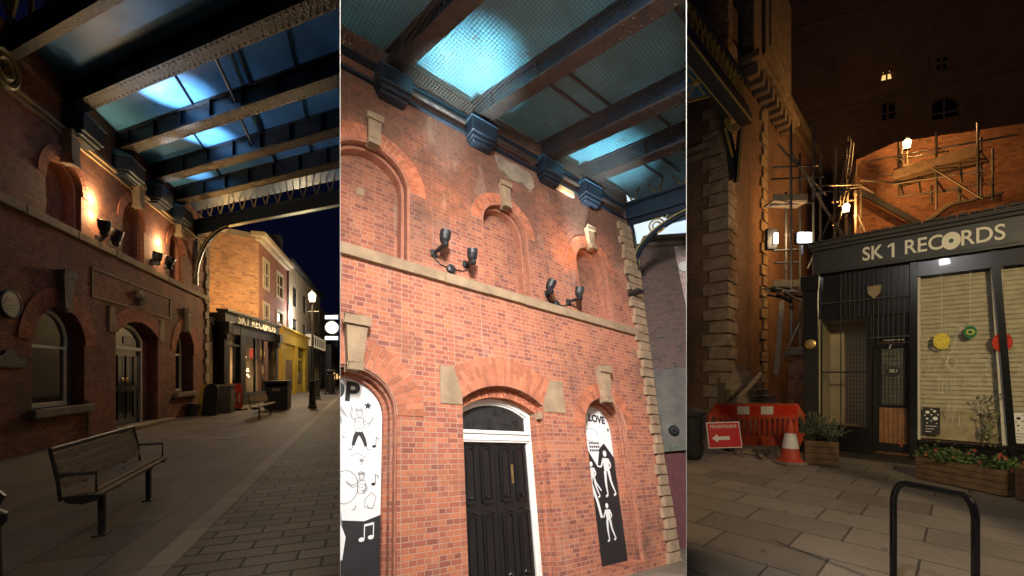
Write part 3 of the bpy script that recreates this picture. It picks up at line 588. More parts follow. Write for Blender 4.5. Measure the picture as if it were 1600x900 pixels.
# murals
def person2d(k, g, cx, cz, s, y, pose=0, white=False):
    """simple dancing figure: k filled shapes, g outlines"""
    T_ = lambda pts: [(cx+x*s, cz+z*s) for x, z in pts]
    circ = [(.11*math.cos(a*PI/8), .78+.13*math.sin(a*PI/8)) for a in range(17)]
    g.stroke(T_(circ), .008, y)
    g.stroke(T_([(-.1, .86), (-.16, .95), (-.05, 1.0), (.08, .97), (.13, .86)]), .008, y)
    arms = [[(-.14, .55), (-.34, .72), (-.28, 1.0)], [(.14, .55), (.34, .42), (.5, .62)]] if pose == 0 else [[(-.14, .55), (-.38, .45), (-.6, .58)], [(.14, .55), (.26, .3), (.1, .18)]]
    for a in arms: g.stroke(T_(a), .009, y); g.stroke(T_([(p[0]*.9, p[1]-.09) for p in a]), .007, y); g.stroke(T_([a[-1], (a[-1][0]+.03, a[-1][1]+.07), (a[-1][0]-.04, a[-1][1]+.06), (a[-1][0]*.9, a[-1][1]-.09)]), .007, y)
    g.stroke(T_([(-.05, .80), (-.03, .80)]), .012, y); g.stroke(T_([(.03, .80), (.05, .80)]), .012, y); g.stroke(T_([(-.04, .72), (0, .70), (.04, .72)]), .007, y)
    for q_ in range(6): g.stroke(T_([(-.13+.05*q_, .86), (-.15+.05*q_, .94+.02*(q_ % 2)), (-.1+.05*q_, .92)]), .006, y)
    for q_ in range(3): g.stroke(T_([(-.1, .5-.12*q_), (.1, .47-.12*q_)]), .006, y)
    g.stroke(T_([(-.14, .62), (-.16, .3), (-.12, .12), (.12, .12), (.17, .35), (.14, .62), (-.14, .62)]), .009, y)
    k.slab(T_([(-.13, .13), (-.2, -.05), (-.25, -.35), (-.15, -.38), (-.06, -.12), (0, .0), (.1, -.14), (.22, -.42), (.31, -.36), (.24, -.1), (.13, .13)][::1]), [], y, y+.004)
    g.stroke(T_([(-.2, -.36), (-.24, -.5), (-.36, -.52)]), .01, y); g.stroke(T_([(.26, -.38), (.34, -.52), (.46, -.48)]), .01, y)
def star(mb, cx, cz, r, y):
    mb.slab([(cx+(r if i % 2 == 0 else r*.42)*math.sin(PI*i/5), cz+(r if i % 2 == 0 else r*.42)*math.cos(PI*i/5)) for i in range(10)][::-1], [], y, y+.004)
def note(mb, cx, cz, s, y, double=False):
    el = lambda x, z: [(x+.045*s*math.cos(a*PI/6), z+.032*s*math.sin(a*PI/6)) for a in range(12)]
    mb.slab(el(cx, cz), [], y, y+.004); mb.stroke([(cx+.04*s, cz), (cx+.04*s, cz+.2*s)], .014*s, y)
    if double: mb.slab(el(cx+.14*s, cz+.02*s), [], y, y+.004); mb.stroke([(cx+.18*s, cz+.02*s), (cx+.18*s, cz+.22*s)], .014*s, y); mb.stroke([(cx+.035*s, cz+.2*s), (cx+.185*s, cz+.22*s)], .035*s, y)
    else: mb.stroke([(cx+.04*s, cz+.2*s), (cx+.1*s, cz+.16*s), (cx+.11*s, cz+.11*s)], .014*s, y)
mu = Thing('mural_panel', 'white arched mural board with POP lettering and dancing figures beside the doors', 'mural', H, (-1.62, yP, -1.45))
mb = MB(); mb.slab(arch_loop(-1.62, .57, -2.2, .25), [], yP, yP+.03); bd = mu.part('board', mb, 'mural_w')
k = MB(); g = MB(); Y = yP-.004
cP = H.at(550, 612, Y); t_ = MB(); t_.text('POP', .36, cP.x-.24, Y, cP.z, bold=.012, depth=.004, rot=-.06); mu.part('lettering', t_, 'mural_k', bd)
c_ = H.at(575, 634, Y); t_ = MB(); star(t_, min(c_.x, -1.2), c_.z, .06, Y); mu.part('painted_star', t_, 'mural_k', bd)
person2d(k, g, -1.40, .02, .36, Y); 
for i in range(3):
    for j in range(3): k.slab([(-1.78+.07*i+.02*math.cos(a*PI/4), -.20-.075*j+.02*math.sin(a*PI/4)) for a in range(8)], [], Y, Y+.004)
for z_ in (-.12, -.60): t_ = MB(); note(t_, -1.2, z_, .6, Y); mu.part('painted_note', t_, 'mural_k', bd)
person2d(MB(), g, -1.68, .12, .26, Y, 1); star(g, -1.36, -.3, .035, Y)
for j in range(5): g.stroke([(-1.8+.02*j, .36-.03*j), (-1.7+.02*j, .42-.03*j), (-1.62+.02*j, .36-.03*j)], .007, Y)
g.stroke([(-1.30, -.78), (-1.22, -.70), (-1.16, -.76), (-1.2, -.9), (-1.3, -.88), (-1.3, -.78)], .008, Y); g.stroke([(-1.5, -.25), (-1.42, -.2), (-1.32, -.26), (-1.36, -.36)], .008, Y)
k.slab([(-1.86, -.50), (-1.60, -.48), (-1.66, -.62), (-1.60, -.82), (-1.86, -.80)][::-1], [], Y, Y+.004)
person2d(MB(), g, -1.35, -.74, .3, Y, 1)
g.stroke([(-1.55+.16*math.cos(a*PI/8), -.62+.2*math.sin(a*PI/8)) for a in range(17)], .008, Y)
g.stroke([(-1.6, -.86), (-1.57, -1.05), (-1.66, -1.3)], .012, Y)
kk = MB(); kk.slab([(-2.14, -2.2), (-1.1, -2.2), (-1.1, -.98), (-1.3, -1.04), (-1.62, -1.0), (-1.8, -1.1), (-2.14, -1.0)], [], Y+.001, Y+.0035)
mu.part('black_artwork', k, 'mural_k', bd); mu.part('black_ground', kk, 'mural_k', bd); mu.part('line_drawing', g, 'mural_g', bd)
wm = MB(); note(wm, -1.33, -1.25, .8, Y-.002, True); wm.slab([(-1.8, -1.45), (-1.55, -1.45), (-1.52, -1.2), (-1.6, -1.0), (-1.8, -.98), (-1.72, -1.2)], [], Y-.003, Y); mu.part('white_artwork', wm, 'mural_w', bd)
mu = Thing('mural_panel', 'narrow arched mural board with LOVE lettering over white dancers on black', 'mural', H, (3.2, yL, -1.45))
mb = MB(); mb.slab(arch_loop(3.2, .55, -2.2, .23), [], yL, yL+.03); bd = mu.part('board', mb, 'mural_w')
Y = yL-.004; k = MB(); g = MB(); wm = MB(); c = H.at(934, 653, Y)
t_ = MB(); t_.text('LOVE', .2, c.x-.04, Y, c.z-.03, bold=.008, depth=.004, rot=-.1); mu.part('lettering', t_, 'mural_k', bd)
c = H.at(950, 672, Y); t_ = MB(); star(t_, c.x, c.z, .045, Y); mu.part('painted_star', t_, 'mural_k', bd); c = H.at(921, 656, Y); t_ = MB(); star(t_, c.x, c.z, .035, Y); mu.part('painted_star', t_, 'mural_k', bd)
k.slab([(2.7, -2.2), (3.7, -2.2), (3.7, -.28), (3.45, .0), (3.3, -.1), (3.18, -.45), (3.0, -.2), (2.9, -.02), (2.7, -.3)], [], Y, Y+.003)
for i in range(5):
    for j in range(3): k.box(3.02+.06*i, 3.06+.06*i, Y, Y+.004, -.02-.07*j, .02-.07*j)
g.stroke([(3.1+.2*math.cos(a*PI/9), .16+.13*math.sin(a*PI/9)) for a in range(15)], .008, Y)
def limb(pts, w0, w1, y):
    n = len(pts)-1; sub = []
    for i in range(n):
        for k in range(5): t = k/5; sub.append((pts[i][0]*(1-t)+pts[i+1][0]*t, pts[i][1]*(1-t)+pts[i+1][1]*t))
    sub.append(pts[-1])
    for _ in range(2): sub = [sub[0]]+[((sub[i-1][0]+sub[i][0]*2+sub[i+1][0])/4, (sub[i-1][1]+sub[i][1]*2+sub[i+1][1])/4) for i in range(1, len(sub)-1)]+[sub[-1]]
    for i in range(len(sub)-1): t = i/(len(sub)-1); wm.stroke([sub[i], (sub[i+1][0]*1.0, sub[i+1][1])], w0*(1-t)+w1*t, y, .003)
def whitep(cx, cz, s):
    T_ = lambda pts: [(cx+x*s, cz+z*s) for x, z in pts]
    wm.slab(T_([(.1*math.cos(a*PI/6), .8+.12*math.sin(a*PI/6)) for a in range(12)]), [], Y-.004, Y-.001)
    wm.slab(T_([(-.13, .15), (.13, .15), (.18, .62), (-.16, .64)]), [], Y-.004, Y-.001)
    for p in ([(-.14, .58), (-.3, .3), (-.5, .36)], [(.15, .58), (.27, .35), (.12, .2)]): limb(T_(p), .085*s, .045*s, Y-.004)
    for p in ([(-.1, .15), (-.14, -.3), (-.1, -.7)], [(.1, .15), (.16, -.25), (.36, -.68)]): limb(T_(p), .14*s, .05*s, Y-.004); wm.stroke(T_([p[-1], (p[-1][0]-.13, p[-1][1]-.06)]), .08*s, Y-.004, .003)
whitep(3.43, -.62, .52); whitep(3.0, -.72, .4); whitep(3.3, -1.5, .4); wm.stroke([(2.78, -.3), (2.9, -.62), (3.06, -1.1), (3.12, -1.38)], .06, Y-.004, .003); wm.stroke([(2.95, -.45), (3.08, -.75), (3.2, -.9)], .03, Y-.004, .003)
mu.part('black_artwork', k, 'mural_k', bd); mu.part('line_drawing', g, 'mural_g', bd); mu.part('white_artwork', wm, 'mural_w', bd)
# canopy by day
bars = [(.56, 2.3, 1.35, .05), (.56, 2.3, 1.75, .05), (3.55, 5, 1.5, .05), (3.55, 5, 1.1, .04), (-1.15, .56, 3.2, .05), (2.3, 3.55, 2.2, .04), (.56, 2.3, 3.6, .05)]
T2c, C2 = canopy(H, BD2, [-3.0, -1.15, .56, 2.3, 3.55], ZB2, ZG2, 9.5, -4.5, 7.5, 5.12, .27, .1, 'glaze_day', 'iron and blue glass canopy over the daylit hall front, its beams draped in bird netting', 5.72, sw=.28, netz=ZB2-.05, bars=bars, base=(0, 0, 6), latz=.42)
for (p, q) in ((-.82, .22), (.9, 1.95), (2.65, 3.2), (3.9, 4.8)):
    mb = MB(); mb.tube([(p, -.13, 5.74), (q, -.13, 5.74)], .035, 10); mb.tube([(p, -.1, 5.84), (q, -.1, 5.84)], .02, 8); T2c.part('gutter_rail', mb, 'iron_brown')
bracket(T2c, 5.12, 4.3, 5.6, 2.6, BD2, .13, .19)
# small lamp bracket below the arched bracket
c = H.at(997, 455, -.25)
mb = MB(); mb.box(c.x-.11, c.x+.11, -.32, -.04, c.z-.035, c.z+.035); mb.bar((c.x, -.1, c.z), (c.x, -.02, c.z+.6), .03, .03)
single('wall_lamp', mb, 'blackm', 'small flat black lamp on the wall corner just under the arched bracket', 'lamp', H, (c.x, 0, c.z), bevel=.008)
# floodlights by day
s = .155; fl2 = []
for lab, mp_, hp, aim in (('leftmost black floodlight on the daylit ledge, head turned straight up', (677, 397), (695, 371), (.1, -.25, 1)), ('black floodlight on the daylit ledge right of the leftmost one, beside the middle blind arch', (727, 414), (738, 399), (-.1, -.3, 1)),
                     ('black floodlight on the daylit ledge right of the middle blind arch, head tipped sideways', (854, 460), (860, 446), (.35, -.4, 1)), ('rightmost black floodlight on the daylit ledge with a long arm', (887, 473), (905, 457), (.1, -.2, 1))):
    fl2.append(floodlight(H, lab, mp_, hp, .3, s, 'floodlights above the daylit ledge', aim))
for (j, pts, lab) in (((705, 420), [(677, 401), (688, 413), (705, 420), (725, 424), (731, 418)], 'black cable and round junction box joining the left pair of daylit floodlights'), ((870, 475), [(854, 463), (860, 471), (870, 475), (880, 478), (888, 476)], 'black cable and round junction box joining the right pair of daylit floodlights')):
    c = H.at(*j, -.03); ps = [H.at(*p, -.015) for p in pts]; mb = MB(); mb.tube(ps, .01, 6); mb.lathe((c.x, 0, c.z), [(.075, 0), (.075, .05), (.04, .07)], 14, (0, -1, 0))
    single('junction_box', mb, 'blackm', lab, 'cable', H, (c.x, 0, c.z))
for i, (src, tgt, e_) in enumerate(((fl2[0], (735, 96), 2300), (fl2[3], (940, 243), 1900))):
    lamp('SPOT', src, e_, (.8, .97, 1), H.m @ H.onz(*tgt, ZG2), .06, 42, 1)
    lamp('SPOT', src+H.y*-.45+H.z*.1, 95, (1, .42, .1), H.m @ Vector(((-.15, 2.75)[i], .02, 4.35)), .05, 78, 1)
lamp('SPOT', H.m @ Vector((2.8, -.25, 5.3)), 9, (1, .6, .2), H.m @ Vector((2.8, 0, 5.7)), .05, 110, .8)
# neighbouring building seen past the corner
NB = Fr(H.m @ Vector((5.6, 1.3, 0)), H.x*math.cos(R(38))-H.y*math.sin(R(38)), H.z)
nb = Thing('neighbour_building', 'dark brick building with a grey rendered band, seen past the quoined corner', 'building', NB, (0, 0, -3))
zt = NB.at(1040, 378).z; za = NB.at(1045, 577).z; zb_ = NB.at(1045, 702).z; xc = NB.at(1060, 420).x
mb = MB(); mb.box(-2.5, xc, 0, 4, za, zt); nb.part('upper_wall', mb, 'brick_dark')
mb = MB(); mb.box(xc, xc+5, .04, 4, za, zt); nb.part('pale_wall', mb, mat('pink_render', (.5, .38, .34), .9))
mb = MB(); mb.box(-2.5, xc+5, -.03, 4, zb_+.06, za); nb.part('rendered_band', mb, 'render_grey')
mb = MB(); mb.box(-2.5, xc+5, -.14, .1, zb_-.06, zb_+.058); nb.part('mossy_ledge', mb, mat('mossy_stone', (.06, .09, .05), .9, c2=(.14, .13, .1), bump=.6))
mb = MB(); mb.box(-2.5, xc+5, 0, 4, -5, zb_-.062); nb.part('plinth', mb, mat('maroon_brick', (.1, .03, .03), .8, bump=.5))
mb = MB(); mb.box(xc-.9, xc+5, -.22, .3, zt, zt+.12); mb.box(xc-.9, xc+5, -.12, .3, zt-.14, zt-.001); nb.part('cornice', mb, 'stone_grey', bevel=.02)
c = NB.at(1052, 673, -.03); mb = MB(); mb.lathe((c.x, -.03, c.z), [(.13, 0), (.13, .06), (.09, .1)], 18, (0, -1, 0)); mb.lathe((c.x, -.13, c.z), [(.05, 0), (.03, .04)], 12, (0, -1, 0))
single('bulkhead_lamp', mb, 'blackm', 'round black bulkhead light on the grey rendered band past the corner', 'lamp', NB, (c.x, -.03, c.z))
c = NB.at(1068, 418, .03); mb = MB(); mb.lathe((c.x, .04, c.z), [(.16, 0), (.16, .08)], 24, (0, -1, 0)); single('wall_clock', mb, 'white', 'small round white disc on the pale wall past the daylit hall corner', 'clock', NB, (c.x, .04, c.z))
mb = MB(); mb.add([(-6, 0, -8), (24, 0, -8), (24, 0, 22), (-6, 0, 22)], [(0, 1, 2, 3)])
single('sky', mb, 'sky_day', None, None, Fr(H.m @ Vector((3, 12, 0)), H.x*math.cos(R(20))-H.y*math.sin(R(20)), H.z), kind='structure')
# ================================================================== BAY 3: record shop yard at night
CURBAY[0] = 3
S = SHOP
TL = Fr(ground(1135, 662), -px_ray(200, CY)); TR = Fr(ground(1135, 662), px_ray(1470, CY))
tw = Thing('hall_tower', 'soot-dark brick hall corner with rough quoins rising out of view beside the yard steps', 'building', TL, (0, 0, 0))
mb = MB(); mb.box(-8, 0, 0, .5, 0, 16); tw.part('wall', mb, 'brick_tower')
q = quoins(MB(), .02, 0, 16, .42, .55, .75, -1, .07, .3, .02); o = tw.part('quoins', q, 'stone_grey'); rough_up(o, .014, 2)
mb = MB(); mb.box(-8, .1, -.12, .3, 9.2, 9.35); mb.box(-8, .1, -.06, .3, 8.9, 9.1); tw.part('string_course', mb, 'stone_grey')
def in_fr(mb, a, b):   # from frame a into frame b
    m = b.inv @ a.m
    for i, v in enumerate(mb.v): mb.v[i] = m @ v
    return mb
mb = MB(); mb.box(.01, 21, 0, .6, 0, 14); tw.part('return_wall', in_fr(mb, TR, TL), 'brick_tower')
mb = MB(); mb.box(5.5, 21.3, -.12, .75, 14, 14.3); mb.box(5.5, 21.2, -.05, .7, 13.2, 13.35); tw.part('coping', in_fr(mb, TR, TL), 'stone_grey')
q = MB(); z = 0; i = 0
q2 = MB()
while z < 12.5: w_ = (.6, .85)[i % 2]; q.box(.03, w_, -.06-random.uniform(0, .02), .2, z+.02, z+.38); q2.box(4.4-w_, 4.35, -.07-random.uniform(0, .02), .2, z+.02, z+.38); z += .42; i += 1
for k_ in (q, q2): o = tw.part('return_quoins', in_fr(k_, TR, TL), 'stone_grey'); rough_up(o, .014, 2)
mb = MB(); mb.box(1.6, 6.8, -.35, .6, 12.6, 17.5); mb.box(1.3, 7.1, -.6, .6, 12.35, 12.6); mb.box(2.6, 6, -.45, -.3, 13.2, 16.5); mb.box(3.1, 5.5, -.5, -.44, 13.7, 16)
for k in range(9): mb.box(1.5+.6*k, 1.8+.6*k, -.5, -.02, 11.9, 12.3)
tw.part('parapet_pier', in_fr(mb, TR, TL), 'stone_grey', bevel=.03)

# canopy end seen above the tower corner
def hz(px, py, z): return wp(px, py, (z-EYE)*F/(CY-py))
cn = Thing('canopy_end', 'gold-painted lattice girder and ringed bracket over a blue roof sheet at the dark tower', 'canopy', WORLD, tuple(hz(1160, 176, 9.4)))
a, b = hz(1166, 172, 9.4), hz(1040, 5, 9.4)
dr_ = (b-a).normalized(); nn = dr_.cross(Vector((0, 0, 1))).normalized(); up = Vector((0, 0, 1))
mb = MB(); mb.bar(a, b, .16, .12); mb.bar(a+up*.75, b+up*.75, .16, .12); mb.bar(a-up*.3, b-up*.3, .3, .3); g1 = cn.part('end_girder', mb, 'iron')
mb = MB(); Ln = (b-a).length; k = .1
while k < Ln-.3: mb.bar(a+dr_*k+up*.05, a+dr_*(k+.25)+up*.7, .05, .05); mb.bar(a+dr_*(k+.25)+up*.05, a+dr_*k+up*.7, .05, .05); k += .3
mb.bar(a+nn*.1+up*.02, b+nn*.1+up*.02, .05, .12); mb.bar(a+nn*.1+up*.74, b+nn*.1+up*.74, .05, .1); mb.bar(a+nn*.17-up*.42, b+nn*.17-up*.42, .03, .05); mb.bar(a-nn*.17-up*.42, b-nn*.17-up*.42, .03, .05)
cn.part('gold_lattice', mb, 'gold', g1)
mb = MB(); ca, cb, cc = hz(1066, 68, 9.3), hz(1106, 140, 9.3), hz(1040, 150, 9.3); mb.slab([(0, 0), (1, 0), (0, 1)], [], 0, .01)
mb.v = []; mb.f = []; pts = [hz(1060, 66, 9.6), hz(1114, 148, 9.6), hz(1050, 158, 9.6)]; mb.add(pts+[p+up*.03 for p in pts], [(0, 1, 2), (5, 4, 3), (0, 3, 4, 1), (1, 4, 5, 2), (2, 5, 3, 0)])
cn.part('roof_panel', mb, mat('blue_roof_sheet_end', (.04, .16, .38), .5))  # separate plain blue for the sheet at this canopy end
mb = MB(); c0 = hz(1088, 129, 9.45)
for px, py in ((1072, 112), (1068, 136), (1100, 147), (1106, 128), (1096, 112), (1075, 150)): mb.bar(c0, hz(px, py, 9.45), .035, .035)
mb.bar(hz(1070, 160, 9.4), hz(1118, 147, 9.4), .06, .06); mb.lathe(c0, [(.09, -.03), (.09, .03)], 10); cn.part('star_tracery', mb, 'gold')
mb = MB(); P = [hz(1076, 78, 9.2), hz(1112, 135, 9.1), wp(1132, 185, 13.1), wp(1142, 235, 13.3), wp(1146, 280, 13.35)]
for i in range(4): mb.bar(P[i], P[i+1], .2, .16)
mb.bar(wp(1158, 180, 13), wp(1150, 285, 13.4), .12, .14); ab = cn.part('arched_bracket', mb, 'iron')
mb = MB(); c0 = wp(1145, 186, 12.95); e1 = (Vector((1, .2, 0))).normalized()
for rr in (.36, .22): mb.tube([c0+e1*rr*.72*math.cos(2*PI*k/20)+up*rr*math.sin(2*PI*k/20) for k in range(21)], .05, 6, cap=False)
mb.bar(hz(1088, 95, 9.1)-up*.05, wp(1128, 165, 13), .04, .05); mb.bar(wp(1133, 200, 12.9), wp(1145, 245, 13.1), .05, .05); mb.bar(wp(1160, 185, 12.9), wp(1152, 285, 13.2), .035, .035); cn.part('bracket_ornament', mb, 'gold', ab)

# rear buildings
RB_ = Fr(wp(1450, 560, 17.5)*Vector((1, 1, 0)) if False else Vector((wp(1450, 560, 17.5).x, 17.5, 0)), Vector((1430, -650, 0)))
rw = Thing('rear_brick_building', 'orange-lit brick building behind the scaffolds with a sloping lean-to gable', 'building', RB_, (0, 0, 0))
def rp(px, py, y=0): c = RB_.at(px, py, y); return (c.x, c.z)
xl = rp(1338, 400)[0]; zt = rp(1470, 222)[1]
mb = MB(); mb.slab([(xl, 0), (7, 0), (7, zt), (rp(1400, 228)[0], rp(1400, 222)[1]), rp(1338, 250)], [], 0, .5); rw.part('wall', mb, 'brick_rear')
gy = -1.6
gp = [rp(1425, 372, gy), rp(1452, 345, gy), rp(1482, 322, gy), rp(1566, 303, gy), rp(1568, 345, gy), (rp(1568, 345, gy)[0], 0), (rp(1425, 372, gy)[0], 0)][::-1]
mb = MB(); mb.slab(gp, [], gy, gy+1.5); rw.part('lean_to', mb, 'brick_rear')
mb = MB()
for p, q in zip(gp[::-1][:3], gp[::-1][1:4]): mb.bar((p[0], gy+.2, p[1]+.05), (q[0], gy+.2, q[1]+.05), .14, .6, (0, 1, 0))
rw.part('verge_stones', mb, 'stone_grey', bevel=.02)
mb = MB(); p, q = rp(1342, 298, -.3), rp(1440, 352, -.3); mb.bar((p[0], -.3, p[1]), (q[0], -.3, q[1]), .22, .1, (0, 1, 0)); rw.part('lean_to_roof', mb, 'slate')
BK = Fr(Vector((wp(1450, 560, 26).x, 26, 0)), Vector((1430, -650, 0)))
bw_ = Thing('rear_tower_block', 'tall dark brick building rising behind the scaffolding with one lit upper window', 'building', BK, (0, 0, 0))
def bp(px, py, y=0): c = BK.at(px, py, y); return (c.x, c.z)
wins = [(bp(1375, 190), bp(1402, 162), True), (bp(1452, 190), bp(1502, 160), True), (bp(1374, 128), bp(1400, 99), False), (bp(1462, 112), bp(1484, 82), False), (bp(1445, 114), bp(1453, 86), False), (bp(1488, 112), bp(1496, 80), False)]
holes = []
for (l, t, ar) in wins:
    x0, x1, z0, z1 = l[0], t[0], l[1], t[1]; holes.append(arch_loop((x0+x1)/2, (x1-x0)/2, z0, z1, (x1-x0)*.42) if ar else [(x0, z0), (x1, z0), (x1, z1), (x0, z1)])
mb = MB(); mb.slab([(-9.5, 0), (13, 0), (13, 30), (-9.5, 30)], holes, 0, .5); bw_.part('wall', mb, brick('brick_rear_block', [(.2, .14, .1), (.32, .21, .15), (.26, .17, .12)], (.24, .19, .15), rh=.1, bw=.3, dirt=.5))  # plain brown brick of the rear block
mb = MB(); zc = bp(1450, 140)[1]; mb.box(-9.5, 13, -.12, 0, zc, zc+.2); mb.box(-9.5, 13, -.12, 0, zc+6, zc+6.2); bw_.part('string_course', mb, 'stone_grey')
for i, (l, t, ar) in enumerate(wins):
    x0, x1, z0, z1 = l[0], t[0], l[1], t[1]; mb = MB(); e = .08; xm = (x0+x1)/2
    if ar: mould_ring(mb, xm, (x1-x0)/2-.1, z0, z1, .16, -.04, .2, rise=(x1-x0)*.42-.1); zt2 = z1+(x1-x0)*.35
    else: mb.box(x0, x0+e, .1, .2, z0, z1); mb.box(x1-e, x1, .1, .2, z0, z1); mb.box(x0+e, x1-e, .1, .2, z1-e, z1); zt2 = z1
    mb.box(xm-.04, xm+.04, .12, .2, z0+e, zt2-e); mb.box(x0+e, x1-e, .11, .21, (z0+z1)/2, (z0+z1)/2+.09); mb.box(x0-.1, x1+.1, -.08, .2, z0-.12, z0)
    f_ = bw_.part('window', mb, 'stone_grey'); mb = MB(); mb.box(x0, x1, .22, .24, z0, zt2); bw_.part('pane', mb, 'bulb_dim' if i == 2 else 'darkglass', f_)
    if i == 2:
        mb = MB()
        for k in range(9): xx = x0+.1+(x1-x0-.2)*k/8; mb.slab([(xx-.07, z1-.02), (xx-.07, z1-.25-.1*(k % 2)), (xx+.07, z1-.25-.1*(k % 2)), (xx+.07, z1-.02)][::-1], [], .205, .215)
        mb.slab([(x0, z0), (x0+.12, z0), (x0+.22, z0+.5), (x0+.1, z1), (x0, z1)], [], .2, .21); mb.slab([(x1-.12, z0), (x1, z0), (x1, z1), (x1-.1, z1), (x1-.22, z0+.5)], [], .2, .21); bw_.part('curtain', mb, mat('curtain_cloth', (.3, .16, .08), .9), f_)

# scaffolds
def tubew(mb, a, b, r=.03): mb.tube([a, b], r, 8)
def scaffold(label, Z0, poles, rails, boards, braces, base, group='tube scaffolds over the yard'):
    T = Thing('scaffold', label, 'scaffold', WORLD, base, group)
    for (px, y0, y1, Z) in poles:
        mb = MB(); a = wp(px, y1, Z); b_ = wp(px, y0, Z); b_ = Vector((a.x, a.y, b_.z)); mb.tube([a, b_], .034, 8)
        for k in (.3, .6): mb.lathe(a.lerp(b_, k), [(.055, -.05), (.055, .05)], 8)
        T.part('standard', mb, 'galv')
    for (p, q, Z, Z2) in rails:
        mb = MB(); a, b_ = wp(*p, Z), wp(*q, Z2); mb.tube([a, b_], .03, 8)
        T.part('ledger', mb, 'galv')
    for (p, q, Z, Z2, wd, th) in boards:
        a, b_ = wp(*p, Z), wp(*q, Z2); a.z = b_.z = (a.z+b_.z)/2
        for j in range(3):
            mb = MB(); d = (b_-a).normalized(); n_ = Vector((-d.y, d.x, 0)); n_ = n_ if n_.y > 0 else -n_; mb.bar(a+n_*(wd/3*(j+.5))+Vector((0, 0, random.uniform(0, .03))), b_+n_*(wd/3*(j+.5)), wd/3-.02, .06); T.part('board', mb, 'board', bevel=.006)
        mb = MB(); mb.bar(a+Vector((0, 0, th/2)), b_+Vector((0, 0, th/2)), .04, th); T.part('toe_board', mb, 'board', bevel=.006)
    for (p, q, Z, Z2) in braces:
        mb = MB(); mb.tube([wp(*p, Z), wp(*q, Z2)], .028, 8); T.part('brace', mb, 'galv')
    return T
scaffold('left scaffold of steel tubes against the tower wall, above the yard steps', 12,
    [(1236, 195, 600, 12), (1250, 240, 600, 13.2), (1271, 192, 478, 12.6), (1282, 214, 440, 13.6), (1228, 300, 470, 12.8), (1305, 225, 440, 14)],
    [((1208, 262), (1278, 258), 12, 12.6), ((1205, 280), (1286, 276), 13, 13.6), ((1208, 392), (1248, 390), 12, 12.2), ((1211, 411), (1246, 410), 12.2, 12.4), ((1204, 321), (1272, 316), 12, 12.6), ((1270, 300), (1340, 296), 12.6, 13), ((1282, 290), (1345, 288), 13.6, 14)],
    [((1208, 316), (1262, 312), 12.2, 12.2, .5, .2), ((1208, 448), (1252, 446), 12, 12, .5, .18)],
    [((1215, 225), (1290, 305), 12.8, 13.4), ((1238, 240), (1322, 380), 12.4, 13.6), ((1280, 315), (1328, 378), 13.5, 13.8), ((1300, 335), (1262, 420), 13, 12.6)], tuple(wp(1236, 600, 12)))
scaffold('middle cluster of scaffold tubes around the low wall lantern, with a raised ladder', 14.5,
    [(1304, 225, 440, 14.6), (1337, 258, 372, 14.8), (1322, 232, 360, 15.4), (1345, 295, 375, 15)],
    [((1297, 298), (1345, 292), 14.6, 14.8), ((1300, 316), (1346, 312), 15, 15), ((1345, 282), (1410, 286), 14.6, 15.2)],
    [], [((1337, 262), (1302, 372), 14.8, 14.2), ((1340, 336), (1356, 370), 14.8, 14.8), ((1300, 352), (1330, 378), 14.4, 14.6), ((1338, 288), (1366, 302), 14.8, 15)], tuple(wp(1337, 372, 14.8)))
ld = Thing('ladder', 'pair of ladders standing above the middle scaffold, outlined against the night sky', 'ladder', WORLD, tuple(wp(1318, 320, 14.6)))
for dx in (0, 5):
    a, b_ = wp(1311+dx, 322, 14.6), wp(1324+dx, 213+dx*1.4, 14.6); c_, d_ = wp(1318+dx, 322, 14.7), wp(1328+dx, 216+dx*1.4, 14.7)
    mb = MB(); mb.tube([a, b_], .03, 6); ld.part('stile', mb, 'galv'); mb = MB(); mb.tube([c_, d_], .03, 6); ld.part('stile', mb, 'galv')
    for k in range(11): mb = MB(); mb.tube([a.lerp(b_, (k+.5)/11), c_.lerp(d_, (k+.5)/11)], .018, 6); ld.part('rung', mb, 'galv')
scaffold('right scaffold platform fixed to the orange brick building beside the upper lantern', 14,
    [(1404, 222, 305, 15.2), (1409, 232, 262, 16), (1463, 208, 328, 14.2), (1528, 191, 310, 13.2), (1533, 215, 310, 13.8), (1551, 232, 312, 14.4), (1455, 290, 320, 15), (1499, 290, 315, 14.4)],
    [((1400, 250), (1482, 236), 15.2, 14), ((1358, 252), (1590, 210), 15.6, 12.9), ((1396, 288), (1540, 266), 15.2, 13.2), ((1398, 308), (1555, 285), 15.6, 13.6), ((1380, 275), (1402, 272), 15.2, 15.2), ((1380, 284), (1402, 287), 15.2, 15.2), ((1408, 306), (1500, 296), 16, 14.8)],
    [((1395, 268), (1534, 251), 15.0, 13.2, 1.1, .3)],
    [((1456, 262), (1536, 311), 14.1, 13.1), ((1402, 270), (1412, 305), 15, 15.4), ((1431, 264), (1439, 300), 14.6, 15.2), ((1500, 254), (1503, 285), 13.6, 14), ((1492, 296), (1512, 312), 14.4, 14), ((1466, 285), (1476, 300), 14.2, 14.6)], tuple(wp(1463, 328, 14.2)))
